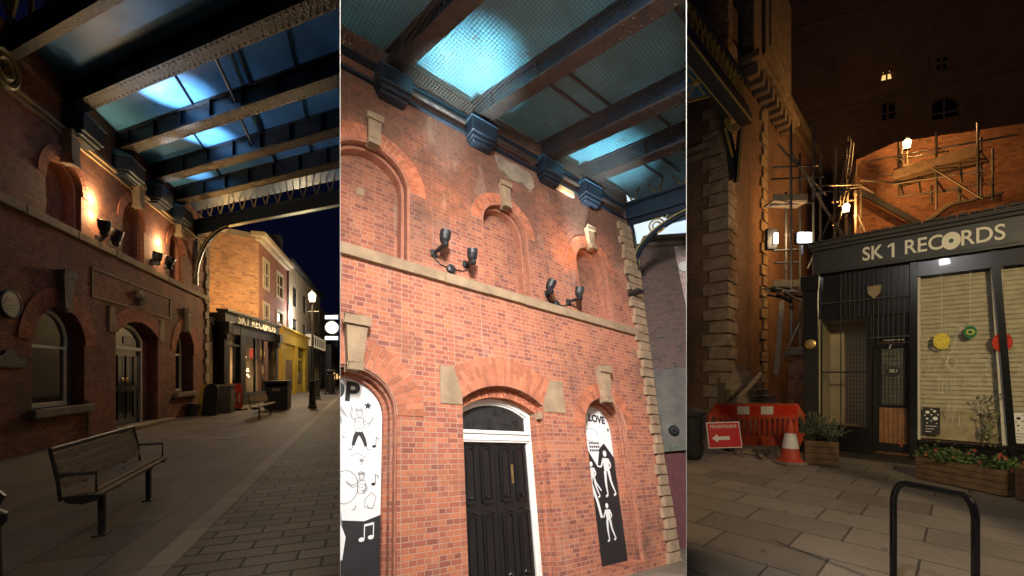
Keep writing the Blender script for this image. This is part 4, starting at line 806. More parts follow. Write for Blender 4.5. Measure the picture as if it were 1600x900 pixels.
# lanterns
def lantern(label, px, py, Z, s, col, e, name='lantern', post=None, group='lit wall lanterns of the yard'):
    c = wp(px, py, Z); T = Thing(name, label, 'lamp', WORLD, tuple(c-Vector((0, 0, s*1.2))), group)
    mb = MB(); mb.lathe(c, [(.5*s, -.9*s), (.75*s, .55*s), (.4*s, .95*s), (.12*s, 1.15*s)], 6); T.part('glass', mb, col)
    mb = MB()
    for k in range(6): a = 2*PI*k/6; mb.tube([c+Vector((.52*s*math.cos(a), .52*s*math.sin(a), -.9*s)), c+Vector((.78*s*math.cos(a), .78*s*math.sin(a), .55*s)), c+Vector((.42*s*math.cos(a), .42*s*math.sin(a), .95*s))], .04*s, 5)
    mb.lathe(c, [(.6*s, -1.0*s), (.6*s, -.9*s)], 12); mb.lathe(c, [(.3*s, 1.1*s), (.2*s, 1.35*s), (.04*s, 1.7*s)], 10); mb.tube([c-Vector((0, 0, s)), c-Vector((0, 0, 2.4*s))], .13*s, 8); T.part('frame', mb, 'blackm')
    if post:
        mb = MB(); p = c-Vector((0, 0, 2.3*s)); mb.lathe((c.x, c.y, 0), [(.16, 0), (.16, .5), (.1, .6), (.07, 1), (.05, p.z), (.05, p.z+.1)], 12); mb.tube([p+Vector((-.4, 0, -.15)), p+Vector((.4, 0, -.15))], .025, 6); T.part('post', mb, 'blackm')
    return c
c = lantern('upper lit lantern glowing over the right scaffold platform', 1417, 226, 16.2, .19, 'bulb_warm', 0)
lamp('POINT', c+Vector((-.1, -.55, .1)), 430, (1, .50, .15), size=.12)
mb = MB(); a = wp(1417, 262, 16.1); mb.box(a.x-.35, a.x+.25, a.y-.2, a.y+.2, a.z-.25, a.z+.05); mb.bar((a.x, a.y, a.z), (a.x, a.y, wp(1417, 238, 16.1).z), .05, .05)
single('lantern_bracket', mb, 'board', 'boxed wooden foot holding up the upper lantern on the platform', 'bracket', WORLD, tuple(a))
c = lantern('lower lit lantern glowing among the middle scaffold tubes', 1322, 326, 14.3, .16, 'bulb_warm', 0)
lamp('POINT', c+Vector((.35, .25, .1)), 430, (1, .45, .12), size=.12)
mb = MB(); a = wp(1325, 350, 14.3); mb.bar((a.x, a.y, a.z-1), (a.x, a.y, c.z-.35), .12, .12); single('lantern_post', mb, 'board', 'short square timber post under the lower lantern', 'post', WORLD, (a.x, a.y, a.z-1))
# flood and bulkhead at the shop corner
c = wp(1258, 371, 9.0); T = Thing('floodlight', 'dazzling white floodlight at the roof corner of the record shop', 'floodlight', WORLD, tuple(c-Vector((0, 0, .2))))
mb = MB(); mb.box(c.x-.17, c.x+.17, c.y+.02, c.y+.12, c.z-.12, c.z+.12); mb.bar((c.x, c.y+.1, c.z-.35), (c.x, c.y+.1, c.z-.1), .04, .04); b_ = T.part('housing', mb, 'blackm', bevel=.01)
mb = MB(); mb.box(c.x-.14, c.x+.14, c.y-.005, c.y+.015, c.z-.11, c.z+.11); T.part('lens', mb, 'bulb_white', bevel=.01)
lamp('POINT', c+Vector((-.1, -.25, 0)), 40, (.9, .94, 1), size=.08)
lamp('SPOT', c+Vector((-.15, .2, .1)), 110, (.95, .8, .6), wp(1215, 400, 13.5), .06, 110, .8)
c = wp(1210, 373, 12.6); T = Thing('bulkhead_lamp', 'smaller lit bulkhead lamp on the tower quoins left of the dazzling floodlight', 'lamp', WORLD, tuple(c))
mb = MB(); mb.box(c.x-.22, c.x+.1, c.y, c.y+.15, c.z-.32, c.z+.32); T.part('housing', mb, 'blackm', bevel=.02); mb = MB(); mb.box(c.x-.04, c.x+.09, c.y-.06, c.y-.005, c.z-.17, c.z+.17); T.part('lens', mb, mat('dim_lens', (1, .95, .85), .4, emit=(1, .85, .6), es=5, bump=0), bevel=.03)
lamp('POINT', c+Vector((.3, -.45, .1)), 60, (1, .7, .4), size=.08)

# ---------------- record shop
sh = Thing('record_shop', 'black shopfront with SK1 RECORDS fascia, grilled door and shuttered window beside the yard', 'shop', S, (-1.74, 0, 0))
U1 = 2.6
mb = MB(); mb.box(-1.56, U1, -.14, .1, 3.66, 4.2); mb.box(-1.52, U1, -.155, -.141, 3.70, 3.73); mb.box(-1.52, U1, -.155, -.141, 4.13, 4.16); fa = sh.part('fascia', mb, 'fascia', bevel=.006)
mb = MB(); mb.box(-1.62, U1, -.26, .3, 4.2, 4.27); mb.box(-1.6, U1, -.2, .1, 4.14, 4.199)
for k in range(30): mb.box(-1.6+.14*k, -1.6+.14*k+.12, -.3, .5, 4.27+random.uniform(0, .012), 4.3+random.uniform(0, .015))
sh.part('fascia_cornice', mb, 'slate', fa)
mb = MB(); yt = -.158
p = S.at(1356, 399, yt); q = S.at(1548, 374, yt); rt = 0; W_ = q.x-p.x
mb.text('SK', .36, p.x-.085, yt, 3.905, 'LEFT', bold=.006, depth=.012, sx=.74); x_ = p.x+.285; mb.slab([(x_+.055, 3.775), (x_+.092, 3.775), (x_+.092, 4.04), (x_+.055, 4.04), (x_, 4.005), (x_, 3.965), (x_+.055, 3.995)], [], yt-.006, yt+.006); mb.text('REC', .36, p.x+.50, yt, 3.905, 'LEFT', bold=.004, depth=.012, sx=.78); mb.text('RDS', .36, p.x+1.2, yt, 3.905, 'LEFT', bold=.004, depth=.012, sx=.78)
sh.part('lettering', mb, 'letter', fa); mb = MB(); mb.slab([(p.x+1.10+.115*math.cos(2*PI*k/28), 3.905+.15*math.sin(2*PI*k/28)) for k in range(28)], [[(p.x+1.10+.03*math.cos(2*PI*k/12), 3.905+.04*math.sin(2*PI*k/12)) for k in range(12)]], yt-.006, yt+.006)
sh.part('record_disc_letter', mb, 'letter', fa)
mb = MB(); mb.box(-1.54, -1.3, .3, 3.2, 3.55, 4.2); mb.box(-1.54, U1, .1, 3.2, 4.1, 4.19); sh.part('roof', mb, 'slate')
mb = MB(); mb.box(-1.74, -1.47, -.08, .3, 0, 3.655); mb.box(-1.77, -1.44, -.11, .3, 0, .3); mb.box(-1.77, -1.44, -.16, .3, 3.35, 3.655); pl = sh.part('pilaster', mb, 'black', bevel=.01)
c = S.at(1266, 538, -.09); mb = MB(); mb.lathe((c.x, -.08, c.z), [(.1, 0), (.1, .02), (.075, .03), (.07, .015), (.03, .02)], 20, (0, -1, 0)); sh.part('roundel', mb, 'brass', pl)
# head panels and grille
mb = MB(); mb.box(-1.47, -.1, .02, .08, 2.74, 3.655); sh.part('head_panel', mb, 'black', bevel=.004)
mb = MB()
for k in range(15): x = -1.12+.072*k; mb.box(x, x+.012, -.03, -.018, 2.15 if x > -.66 else 2.74, 3.64)
mb.box(-1.47, -.1, -.035, -.02, 3.05, 3.075); mb.box(-.68, -.1, -.035, -.02, 2.3, 2.325); mb.box(-1.12, -1.105, -.04, -.02, .5, 3.64); sh.part('grille', mb, 'blackm')
mb = MB(); gx = -1.02
for k in range(7): mb.box(gx+.05*k, gx+.05*k+.007, -.02, -.012, .6, 2.5)
for k in range(22): mb.box(gx, gx+.32, -.02, -.012, .62+.085*k, .627+.085*k)
sh.part('window_grid', mb, 'blackm')
# display bay: interior box
mb = MB(); mb.box(-1.47, -1.43, .0, .9, .55, 2.74); mb.box(-1.43, -.6, .85, .9, .55, 2.74); mb.box(-1.43, -.7, .0, .9, .5, .56); mb.box(-1.43, -.7, .1, .9, 2.72, 2.74); sh.part('display_interior', mb, 'cream')
mb = MB(); mb.box(-1.45, -1.42, -.01, .05, .55, 2.74); mb.box(-.73, -.68, -.01, .05, .55, 2.74); mb.box(-1.45, -.68, -.01, .05, 1.63, 1.66); mb.box(-1.45, -.68, -.012, .05, 2.70, 2.76); mb.box(-1.45, -.68, -.012, .05, .50, .57); f_ = sh.part('display_frame', mb, 'black', bevel=.003)
mb = MB(); mb.box(-1.42, -.73, .015, .02, .57, 2.70); sh.part('pane', mb, 'glass', f_)
mb = MB(); mb.box(-1.47, -.68, -.02, .3, 0, .5); sh.part('stall_riser', mb, 'black', bevel=.01)
# door
mb = MB(); mb.box(-.64, -.56, .1, .3, .1, 3.0); mb.box(-.13, -.06, .1, .3, .1, 3.0); mb.box(-.56, -.13, .1, .3, 2.22, 2.74); mb.box(-.68, -.64, -.02, .6, 0, 2.74); sh.part('door_frame', mb, 'black', bevel=.005)
mb = MB(); mb.slab([(-.56, .12), (-.13, .12), (-.13, 2.2), (-.56, 2.2)], [[(-.51, 1.02), (-.18, 1.02), (-.18, 2.1), (-.51, 2.1)]], .16, .21); dd = sh.part('door', mb, 'black', bevel=.004)
mb = MB(); mb.box(-.51, -.18, .185, .19, 1.02, 2.1); sh.part('door_pane', mb, mat('frosted_pane', (.1, .095, .075), .35), dd)
mb = MB()
for k in range(6): mb.box(-.51+.055*k, -.51+.055*k+.006, .15, .158, 1.02, 2.1)
for k in range(12): mb.box(-.51, -.18, .15, .158, 1.05+.09*k, 1.056+.09*k)
sh.part('door_grid', mb, 'blackm', dd)
for k in range(6): mb = MB(); x = -.545+.067*k; mb.box(x, x+.062, .135, .158, .28, .96); sh.part('door_board', mb, 'doorwood', dd, bevel=.003)
mb = MB(); mb.lathe((-.335, .147, 1.66), [(.095, 0), (.095, .01)], 24, (0, -1, 0)); sg = sh.part('door_disc', mb, 'mural_k', dd)
mb = MB(); mb.text('SK1', .085, -.335, .134, 1.665, depth=.003, sx=.9); sh.part('disc_lettering', mb, 'letter', dd)
mb = MB(); c = S.at(1396, 532, .1)
for k in range(16): mb.box(-.47+.018*k, -.47+.018*k+.011, .093, .098, 2.245, 2.262)
mb.box(-.40, -.375, .09, .096, 2.10, 2.13); mb.box(-.385, -.36, .09, .096, 2.14, 2.17); sh.part('door_number_strip', mb, 'letter')
c = S.at(1366, 455, -.05); mb = MB(); mb.slab([(c.x-.1, c.z+.1), (c.x-.09, c.z-.04), (c.x, c.z-.14), (c.x+.09, c.z-.04), (c.x+.1, c.z+.1)][::1], [], -.09, .02); mb.slab([(c.x-.07, c.z+.07), (c.x-.06, c.z-.02), (c.x+.06, c.z-.02), (c.x+.07, c.z+.07)], [], -.1, -.09); single('alarm_box', mb, 'stone_grey', 'pale shield-shaped alarm box high on the grille over the shop door', 'alarm', S, (c.x, 0, c.z), bevel=.006)
mb = MB(); mb.box(-1.4, 0, -.45, .3, .004, .05); sh.part('doormat', mb, mat('door_mat', (.035, .025, .018), .95, bump=.6, bscale=80))
# window columns
mb = MB(); mb.box(-.10, -.0, -.06, .25, 0, 3.655); sh.part('mullion', mb, 'black', bevel=.006)
mb = MB(); mb.slab([(1.09, 0), (1.17, 0), (.96, 3.655), (.88, 3.655)], [], -.06, .2); sh.part('mullion', mb, 'black', bevel=.006)
mb = MB(); mb.slab([(1.0, .43), (1.06, .43), (.90, 3.4), (.87, 3.4)], [], .0, .05); mb.box(.0, .035, -.01, .06, .42, 3.4); sh.part('window_bead', mb, 'white_old')
mb = MB(); mb.box(0, U1, -.02, .3, 0, .36); mb.box(0, U1, -.07, .1, .36, .42); sh.part('stall_riser', mb, 'black', bevel=.01)
mb = MB(); mb.box(0, U1, -.03, .2, 3.38, 3.655); sh.part('window_head', mb, 'black')
mb = MB(); z = .45
while z < 3.38: mb.hexa((.03, .14, z), (U1-.03, 0, 0), (0, .03, 0), (0, .018, .07)); mb.box(.03, U1, .13, .15, z+.066, z+.078); z += .08
sh.part('roller_shutter', mb, 'shutter')
mb = MB(); mb.box(.03, .98, .1, .12, .44, .95); mb.box(.03, .98, .09, .125, .92, .96); sh.part('window_board', mb, mat('cream_board', (.5, .42, .28), .7))
mb = MB(); mb.box(.035, U1, .005, .01, .42, 3.38); sh.part('pane', mb, 'glass')
mb = MB(); yd = -.004
def dl(pts): mb.stroke([(S.at(px, py, yd).x, S.at(px, py, yd).z) for px, py in pts], .005, yd, .003)
dl([(1477, 505), (1478, 522), (1501, 522), (1506, 507), (1477, 505)])
dl([(1492+9*math.cos(k*PI/6), 514+8*math.sin(k*PI/6)) for k in range(13)])
dl([(1495, 523), (1490, 545), (1482, 556), (1480, 568), (1487, 576), (1502, 582), (1510, 592), (1508, 602), (1495, 612)])
dl([(1487+8*math.cos(k*PI/6), 567+9*math.sin(k*PI/6)) for k in range(13)])
dl([(1460, 545), (1453, 552), (1451, 562), (1458, 566), (1470, 560), (1476, 550), (1466, 548), (1455, 543)])
dl([(1451, 570), (1450, 582), (1456, 588), (1462, 580), (1463, 568)])
dl([(1467, 588), (1467, 615)]); dl([(1473, 590), (1473, 617)]); dl([(1479, 590), (1480, 616)]); dl([(1486, 592), (1486, 614)]); dl([(1491, 592), (1492, 612)])
dl([(1515, 575), (1516, 562), (1526, 560), (1538, 563), (1544, 572), (1540, 580), (1546, 590), (1545, 602), (1536, 608), (1530, 600), (1534, 588)])
dl([(1522, 625), (1530, 645), (1528, 630), (1536, 648), (1540, 632), (1542, 650)]); dl([(1476, 650), (1484, 628), (1480, 655), (1492, 636), (1488, 660), (1500, 645), (1498, 665)])
dl([(1516, 598), (1524, 596), (1531, 590)]); dl([(1519, 560), (1520, 566)]); dl([(1591, 585), (1595, 570), (1600, 575)])
sh.part('window_line_drawing', mb, mat('white_pen', (.8, .78, .68), .6, bump=0))
def fan(label, px, py, rx, m_, m2=None):
    c = S.at(px, py, -.02); r = rx/F*7.3; T = Thing('paper_fan', label, 'paper fan', S, (c.x, -.02, c.z), 'paper fans hanging in the shop window'); mb = MB(); n = 36; vs = [(c.x, -.03, c.z)]
    for k in range(n): rr = r*(1 if k % 2 else .93); vs.append((c.x+rr*.8*math.cos(2*PI*k/n), -.02-(.02 if k % 2 else 0), c.z+rr*1.1*math.sin(2*PI*k/n)))
    mb.add(vs, [(0, 1+k, 1+(k+1) % n) for k in range(n)]); mb.add([(v[0], v[1]+.012, v[2]) for v in vs], [(0, 1+(k+1) % n, 1+k) for k in range(n)]); T.part('pleats', mb, m_)
    if m2:
        for j, (fac, mm) in enumerate(m2): mb = MB(); mb.lathe((c.x, -.045-.004*j, c.z), [(r*fac*.8, 0), (r*fac*.8, .003)], 18, (0, -1, 0)); T.part('centre_disc', mb, mm)
    mb = MB(); mb.tube([(c.x, -.02, c.z+r), (c.x, -.02, 3.36)], .003, 4); T.part('thread', mb, 'letter')
fan('yellow pleated paper fan hanging in the shuttered shop window', 1471, 533, 12, 'fan_yel')
fan('green paper fan with dark centre hanging in the shop window', 1516, 519, 9, 'fan_grn', ((.6, 'fan_yel'), (.42, 'fan_grn'), (.2, 'mural_k')))
fan('red pleated paper fan hanging across the slanting window mullion', 1566, 535, 13, 'fan_rd')
def poster(label, px0, py0, px1, py1, base_m, dot_m):
    a, b_ = S.at(px0, py0, -.01), S.at(px1, py1, -.01); T = Thing('poster', label, 'poster', S, (a.x, -.012, b_.z)); mb = MB(); mb.box(a.x, b_.x, -.016, -.012, b_.z, a.z); T.part('sheet', mb, base_m)
    mb = MB(); W, Hh = b_.x-a.x, a.z-b_.z; rnd = random.Random(3)
    for (x, z, r) in ((.27, .82, .13), (.68, .86, .10), (.25, .58, .08), (.72, .6, .15), (.5, .73, .06), (.48, .5, .05), (.12, .7, .05), (.88, .74, .05), (.5, .93, .05), (.25, .42, .05), (.8, .42, .04)): mb.lathe((a.x+W*x, -.016, b_.z+Hh*z), [(W*r, 0), (W*r, .002)], 16, (0, -1, 0))
    for k in range(3): mb.box(a.x+W*.15, a.x+W*(.8-.15*k), -.019, -.0165, b_.z+Hh*(.3-.1*k), b_.z+Hh*(.32-.1*k))
    T.part('dots', mb, dot_m)
poster('black poster with white discs low in the shop window', 1442, 636, 1469, 680, 'mural_k', 'mural_w')
poster('white poster with black discs right of the slanting mullion', 1584, 645, 1612, 694, 'mural_w', 'mural_k')

# ---------------- yard things
def leaves(mb, c, rx, ry, rz, n, s, rnd):
    for _ in range(n):
        p = Vector((c[0]+rnd.gauss(0, .45)*rx, c[1]+rnd.gauss(0, .45)*ry, c[2]+abs(rnd.gauss(0, .5))*rz)); a = Vector((rnd.uniform(-1, 1), rnd.uniform(-1, 1), rnd.uniform(-.3, 1))).normalized(); b_ = a.orthogonal().normalized()*s*rnd.uniform(.25, .45); l = a*s*rnd.uniform(.7, 1.4)
        mb.add([p, p+l*.5+b_, p+l, p+l*.5-b_], [(0, 1, 2, 3)])
def planter(label, p0, p1, depth, h, plants, seed, nf):
    a, b_ = ground(*p0), ground(*p1); fr = Fr(a, b_-a); L_ = (b_-a).length; rnd = random.Random(seed)
    T = Thing('planter', label, 'planter', fr, (L_/2, depth/2, 0), 'wooden planters along the shopfront')
    for k in range(4):
        z0 = .02+k*h/4; mb = MB(); mb.box(.0, L_, 0, .02, z0, z0+h/4-.008); mb.box(0, L_, depth-.02, depth, z0, z0+h/4-.008); mb.box(0, .02, .021, depth-.021, z0, z0+h/4-.008); mb.box(L_-.02, L_, .021, depth-.021, z0, z0+h/4-.008); T.part('board_ring', mb, 'woodbox', bevel=.003)
    mb = MB(); mb.box(.02, L_-.02, .02, depth-.02, .02, h-.03); T.part('soil', mb, 'soil')
    mb = MB(); fl = MB(); st = max(2, int(L_/.18))
    for k in range(st*2):
        cx_ = rnd.uniform(.05, L_-.05); cy_ = rnd.uniform(.05, depth-.05)
        if plants == 'lavender':
            for j in range(26): an = rnd.uniform(0, 6.28); t = rnd.uniform(.05, .3); top = Vector((cx_+math.cos(an)*t, cy_+math.sin(an)*t, h+rnd.uniform(.22, .5))); mb.tube([(cx_, cy_, h-.03), ((cx_+top.x)/2+.01, (cy_+top.y)/2, h+.15), top], [.004, .004, .007], 4); leaves(mb, (top.x*.6+cx_*.4, top.y*.6+cy_*.4, h+.1), .05, .05, .15, 5, .05, rnd)
        else:
            leaves(mb, (cx_, cy_, h-.02), .14, .14, .16, 110, .05, rnd)
            for j in range(int(nf)):
                p = Vector((cx_+rnd.gauss(0, .12), cy_-.06+rnd.gauss(0, .08), h+rnd.uniform(-.06, .2)))
                for m_ in range(5): an = m_*1.256; d1 = Vector((math.cos(an)*.022, -.008, math.sin(an)*.022)); d2 = Vector((math.cos(an+.6)*.024, -.01, math.sin(an+.6)*.024)); fl.add([p, p+d1, p+(d1+d2)*.7, p+d2], [(0, 1, 2, 3)])
    o = T.part('foliage', mb, 'leaf2' if plants == 'lavender' else 'leaf')
    if fl.v: T.part('flowers', fl, 'flower', kind='stuff')
    return T
planter('small square wooden planter of lavender beside the traffic cone', (1258, 726), (1311, 731), .5, .42, 'lavender', 1, 0)
planter('long wooden planter of pink flowers under the shuttered window', (1430, 748), (1569, 778), .32, .34, 'f', 2, 2.5)
planter('wooden planter spilling pink flowers at the far right shop corner', (1586, 782), (1640, 800), .32, .42, 'f', 3, 8)
mb = MB(); rnd = random.Random(5)
for k in range(4):
    x = .78+.05*k+rnd.uniform(-.03, .03); pts = [(x, -.12, .4)]
    for j in range(1, 6): pts.append((x+rnd.uniform(-.05, .05)*j*.5, -.12+rnd.uniform(-.02, .02), .4+.16*j*rnd.uniform(.8, 1.1)))
    mb.tube(pts, [.006]*5+[.002], 5)
    for p in pts[1:]: leaves(mb, p, .05, .02, .08, 6, .05, rnd)
single('climbing_plant', mb, 'leaf2', 'thin straggly stems climbing in front of the shuttered window', 'plant', S, (.8, -.12, .38))
# barrier
bf = Fr(ground(1106, 703), Vector((1, -.0, 0))); Lb = (ground(1257, 703)-ground(1106, 703)).length
T = Thing('plastic_barrier', 'red plastic pedestrian barrier with a red and white top band across the yard steps', 'barrier', bf, (Lb/2, 0, 0))
mb = MB(); zt = .98; ol = [(.0, .30), (.0, .72), (.16, .98), (Lb-.16, .98), (Lb, .72), (Lb, .30), (Lb-.12, .10), (.12, .10)][::-1]
hs = []
nslot = 15; x0 = .2; w_ = (Lb-.4)/nslot
for k in range(nslot): xx = x0+k*w_; hs.append([(xx+.02, .30), (xx+w_-.025, .30), (xx+w_-.025, .66), (xx+.02, .66)])
hs += [[(.05, .38), (.15, .34), (.15, .7), (.12, .74), (.05, .66)], [(Lb-.15, .34), (Lb-.05, .38), (Lb-.05, .66), (Lb-.12, .74), (Lb-.15, .7)]]
mb.slab(ol, hs, -.025, .025); body = T.part('body', mb, 'orange', bevel=.008)
mb = MB(); mb.box(.17, Lb-.17, -.034, -.027, .74, .94); bn = T.part('top_band', mb, 'red')
for (a_, b__) in ((1152, 1171), (1189, 1208)): mb = MB(); xa = bf.at(a_, 640, -.035).x; xb = bf.at(b__, 640, -.035).x; mb.box(xa, xb, -.038, -.0345, .755, .925); T.part('reflective_patch', mb, 'reflect', bn)
for x in (.3, Lb-.35): mb = MB(); mb.box(x, x+.12, -.28, .28, 0, .1); T.part('foot', mb, 'rubber', bevel=.01)
# cone
c = ground(1235, 725); T = Thing('traffic_cone', 'orange and white traffic cone in front of the red barrier', 'cone', WORLD, tuple(c)); 
mb = MB(); mb.lathe(c, [(.21, .05), (.2, .08), (.165, .1), (.03, .80), (.025, .80)], 24); b_ = T.part('body', mb, 'orange', smooth=False)
mb = MB(); mb.lathe(c, [(.1355, .29), (.0845, .55)], 24); mb.v = [v for v in mb.v]; T.part('reflective_sleeve', mb, 'reflect', b_)
mb = MB(); mb.lathe(c, [(.27, 0), (.28, .03), (.23, .06)], 8); T.part('base', mb, 'stone_grey')
# pedestrians sign
sf = Fr(ground(1109, 716), Vector((1, -.02, .045)), Vector((-.03, .18, 1))); w_ = .64
T = Thing('pedestrian_sign', 'red folding road sign reading PEDESTRIANS with a white arrow pointing left', 'sign', sf, (w_/2, 0, 0))
mb = MB(); mb.box(0, w_, 0, .012, .18, .68); bd = T.part('board', mb, 'reflect', bevel=.004)
mb = MB(); mb.box(.02, w_-.02, -.004, -.001, .20, .66); T.part('red_face', mb, 'redsign', bd)
mb = MB(); mb.text('PEDESTRIANS', .088, w_/2, -.007, .59, bold=.0012, depth=.002, sx=.95); mb.slab([(.08, .37), (.19, .29), (.19, .335), (.42, .335), (.42, .405), (.19, .405), (.19, .45)], [], -.008, -.005); T.part('white_legend', mb, 'reflect', bd)
for x in (.01, w_-.01): mb = MB(); mb.tube([(x, .02, .66), (x, .02, 0)], .012, 6); T.part('leg', mb, 'galv'); mb = MB(); mb.tube([(x, .03, .66), (x, .38, -.06)], .012, 6); T.part('leg', mb, 'galv')
# dark bin at the divide, planks, stairs, brick pillar
c = ground(1078, 716); mb = MB(); mb.lathe(c, [(.2, 0), (.24, .1), (.27, .8), (.3, .84), (.3, .9), (.05, .98)], 18)
for k in range(6): mb.tube([c+Vector((.12, -.27, .75-.09*k)), c+Vector((.15, -.29, .7-.09*k)), c+Vector((.12, -.27, .66-.09*k))], .01, 5)
single('litter_bin', mb, 'blackm', 'round black litter bin at the edge of the yard, left of the road sign', 'bin', WORLD, tuple(c))
T = Thing('yard_steps', 'dark stone steps climbing between the tower and the record shop', 'steps', Fr((wp(1192, 600, 11.5).x, 11.5, 0), (1, .1, 0)), (0, 0, 0))
for k in range(11): mb = MB(); mb.box(0, 1.25, k*.28, k*.28+.34, 0, .19*(k+1)); T.part('step', mb, 'stone_grey', bevel=.01)
mb = MB(); mb.box(-.1, 1.5, 3.2, 3.4, 0, 4.2); T.part('back_wall', mb, 'brick_dark')
mb = MB(); c = ground(1250, 690); mb.box(c.x-.13, c.x+.1, c.y, c.y+.24, 0, 2.05); T = Thing('brick_pillar', 'slim brick gate pillar with a stone cap beside the shop', 'pillar', WORLD, (c.x, c.y, 0)); T.part('shaft', mb, 'brick_rear'); mb = MB(); mb.box(c.x-.17, c.x+.14, c.y-.04, c.y+.28, 2.05, 2.15); mb.box(c.x-.12, c.x+.09, c.y+.01, c.y+.23, 2.15, 2.24); T.part('cap', mb, 'stone_grey', bevel=.015)
for lab, a, b_, w in (('long scaffold plank leaning upright over the yard steps', wp(1222, 470, 11), wp(1213, 586, 10.6), .12), ('bent scaffold plank leaning toward the shop over the yard steps', wp(1250, 505, 10.6), wp(1222, 565, 10.9), .09), ('dark plank leaning against the tower quoins behind the barrier', wp(1190, 582, 11.5), wp(1156, 622, 10.5), .1)):
    mb = MB(); mb.bar(a, b_, w, .05); single('plank', mb, 'board', lab, 'plank', WORLD, tuple(b_), bevel=.004)
T = Thing('timber_pile', 'loose pile of short timbers and tubes resting on the scaffold deck above the steps', 'timber', WORLD, tuple(wp(1230, 462, 11.6))); rnd = random.Random(4)
for k in range(12): mb = MB(); p = wp(1212+rnd.uniform(0, 34), 456+rnd.uniform(-4, 14), 11.6+rnd.uniform(-.3, .3)); d = Vector((rnd.uniform(.4, .8), rnd.uniform(-.4, .4), rnd.uniform(-.2, .05))); mb.bar(p-d*.4, p+d*.5, .06, .05); T.part('timber', mb, 'board' if k % 2 else 'blackm')
T = Thing('timber_offcuts', 'broken timber offcuts on the paving under the red barrier', 'timber', WORLD, tuple(ground(1190, 712)))
for k in range(9): mb = MB(); p = ground(1165+rnd.uniform(0, 60), 712+rnd.uniform(-6, 4)); d = Vector((rnd.uniform(-.3, .3), rnd.uniform(-.2, .2), 0)); mb.bar(p-d+Vector((0, 0, .04)), p+d+Vector((0, 0, .04+.02*(k % 3))), .07, .03); T.part('offcut', mb, 'board')
# cycle stand
pa, pb = Vector((2.86, 3.12, 0)), Vector((3.03, 2.72, 0)); d = (pb-pa); pts = [pa, pa+Vector((0, 0, .64))]+[pa+d*(.16*(1-math.cos(PI/2*k/6)))+Vector((0, 0, .64+.16*math.sin(PI/2*k/6))) for k in range(1, 7)]+[pb-d*(.16*(1-math.cos(PI/2*k/6)))+Vector((0, 0, .64+.16*math.sin(PI/2*k/6))) for k in range(5, -1, -1)]+[pb]
T = Thing('cycle_stand', 'black tubular hoop cycle stand in front of the record shop', 'cycle stand', WORLD, tuple(pa)); mb = MB(); mb.tube(pts, .022, 12); T.part('hoop', mb, 'black')
for p in (pa, pb): mb = MB(); mb.lathe(p, [(.06, .004), (.06, .02), (.03, .03)], 14); T.part('foot_plate', mb, 'blackm')
# ================================================================== BAY 1: the street at night
CURBAY[0] = 1
H1 = HALL1; BD1 = Vector((-.66, -.75, 0)).normalized()
ZB1, ZG1 = 7.75, 8.25
hl = Thing('market_hall', 'dark red brick market hall front at night with floodlit upper arches, stretching along the street', 'building', H1, (0, 0, 0))
rW = .35
up1 = [(-2.72, .6, 4.98, 5.85), (.32, .62, 4.98, 6.0), (3.3, .58, 4.98, 6.1)]
lw = [arch_loop(-2.85, .85, .88, 2.2, .9), arch_loop(4.1, .85, .95, 2.45, .85)]
dl1 = arch_loop(.62, 1.25, .02, 2.75, .42)
mb = MB(); mb.slab([(-12, 0), (6.5, 0), (6.5, ZG1), (-12, ZG1)], lw+[dl1]+[arch_loop(a, b, c+.01, d) for a, b, c, d in up1], 0, .7); hl.part('wall', mb, 'brick_night')
mb = MB(); mb.box(5.9, 6.49, .7, 8, 0, ZG1); hl.part('side_wall', mb, 'brick_night')
for cx, hw, z0, zs in up1:
    mb = MB(); mb.slab(arch_loop(cx, hw+.02, z0, zs), [], .3, .5); hl.part('blind_panel', mb, 'brick_night')
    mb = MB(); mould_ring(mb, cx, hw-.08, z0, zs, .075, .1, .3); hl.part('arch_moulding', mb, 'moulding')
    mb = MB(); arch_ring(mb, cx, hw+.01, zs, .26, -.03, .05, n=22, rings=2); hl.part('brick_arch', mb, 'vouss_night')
    mb = MB(); keystone(mb, cx, zs+hw-.1, zs+hw+.62, .22, .36, -.2, .02); hl.part('keystone', mb, 'stone', bevel=.015)
for cx, hw, z0, zs, rs in ((-2.85, .85, .88, 2.2, .9), (4.1, .85, .95, 2.45, .85)):
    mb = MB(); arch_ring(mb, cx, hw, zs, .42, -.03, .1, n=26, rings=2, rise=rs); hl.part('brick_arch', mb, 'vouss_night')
    mb = MB(); keystone(mb, cx, zs+rs-.1, zs+rs+.8, .2, .38, -.15, .02); hl.part('keystone', mb, 'stone_grey', bevel=.015)
    mb = MB(); mb.box(cx-hw-.15, cx+hw+.15, -.14, .3, z0-.18, z0); hl.part('window_sill', mb, 'stone_grey', bevel=.012)
    fy = .16 if cx < 0 else .3; xo = cx-hw*.02
    mb = MB(); mould_ring(mb, cx-.12, hw-.3, z0+.01, zs, .085, fy, fy+.06, rise=rs-.16); mb.box(cx-hw+.16, cx+hw-.38, fy-.03, fy+.05, z0+.01, z0+.11); zr = z0+(zs+rs-z0)*.58; mb.box(cx-hw+.2, cx+hw-.42, fy-.01, fy+.05, zr, zr+.07)
    f_ = hl.part('window_frame', mb, 'white_old'); mb = MB(); mb.slab(arch_loop(cx-.12, hw-.28, z0+.02, zs, rs-.16), [], fy+.04, fy+.045); hl.part('pane', mb, 'darkglass', f_)
    mb = MB(); mb.slab(arch_loop(cx, hw+.01, z0+.0, zs, rs), [], fy+.065, fy+.12); hl.part('window_backing', mb, 'interior', f_)
hl.part('brick_arch', segring(.62, 1.25, 2.75, .42, .42, -.03, .2, 28), 'vouss_night')
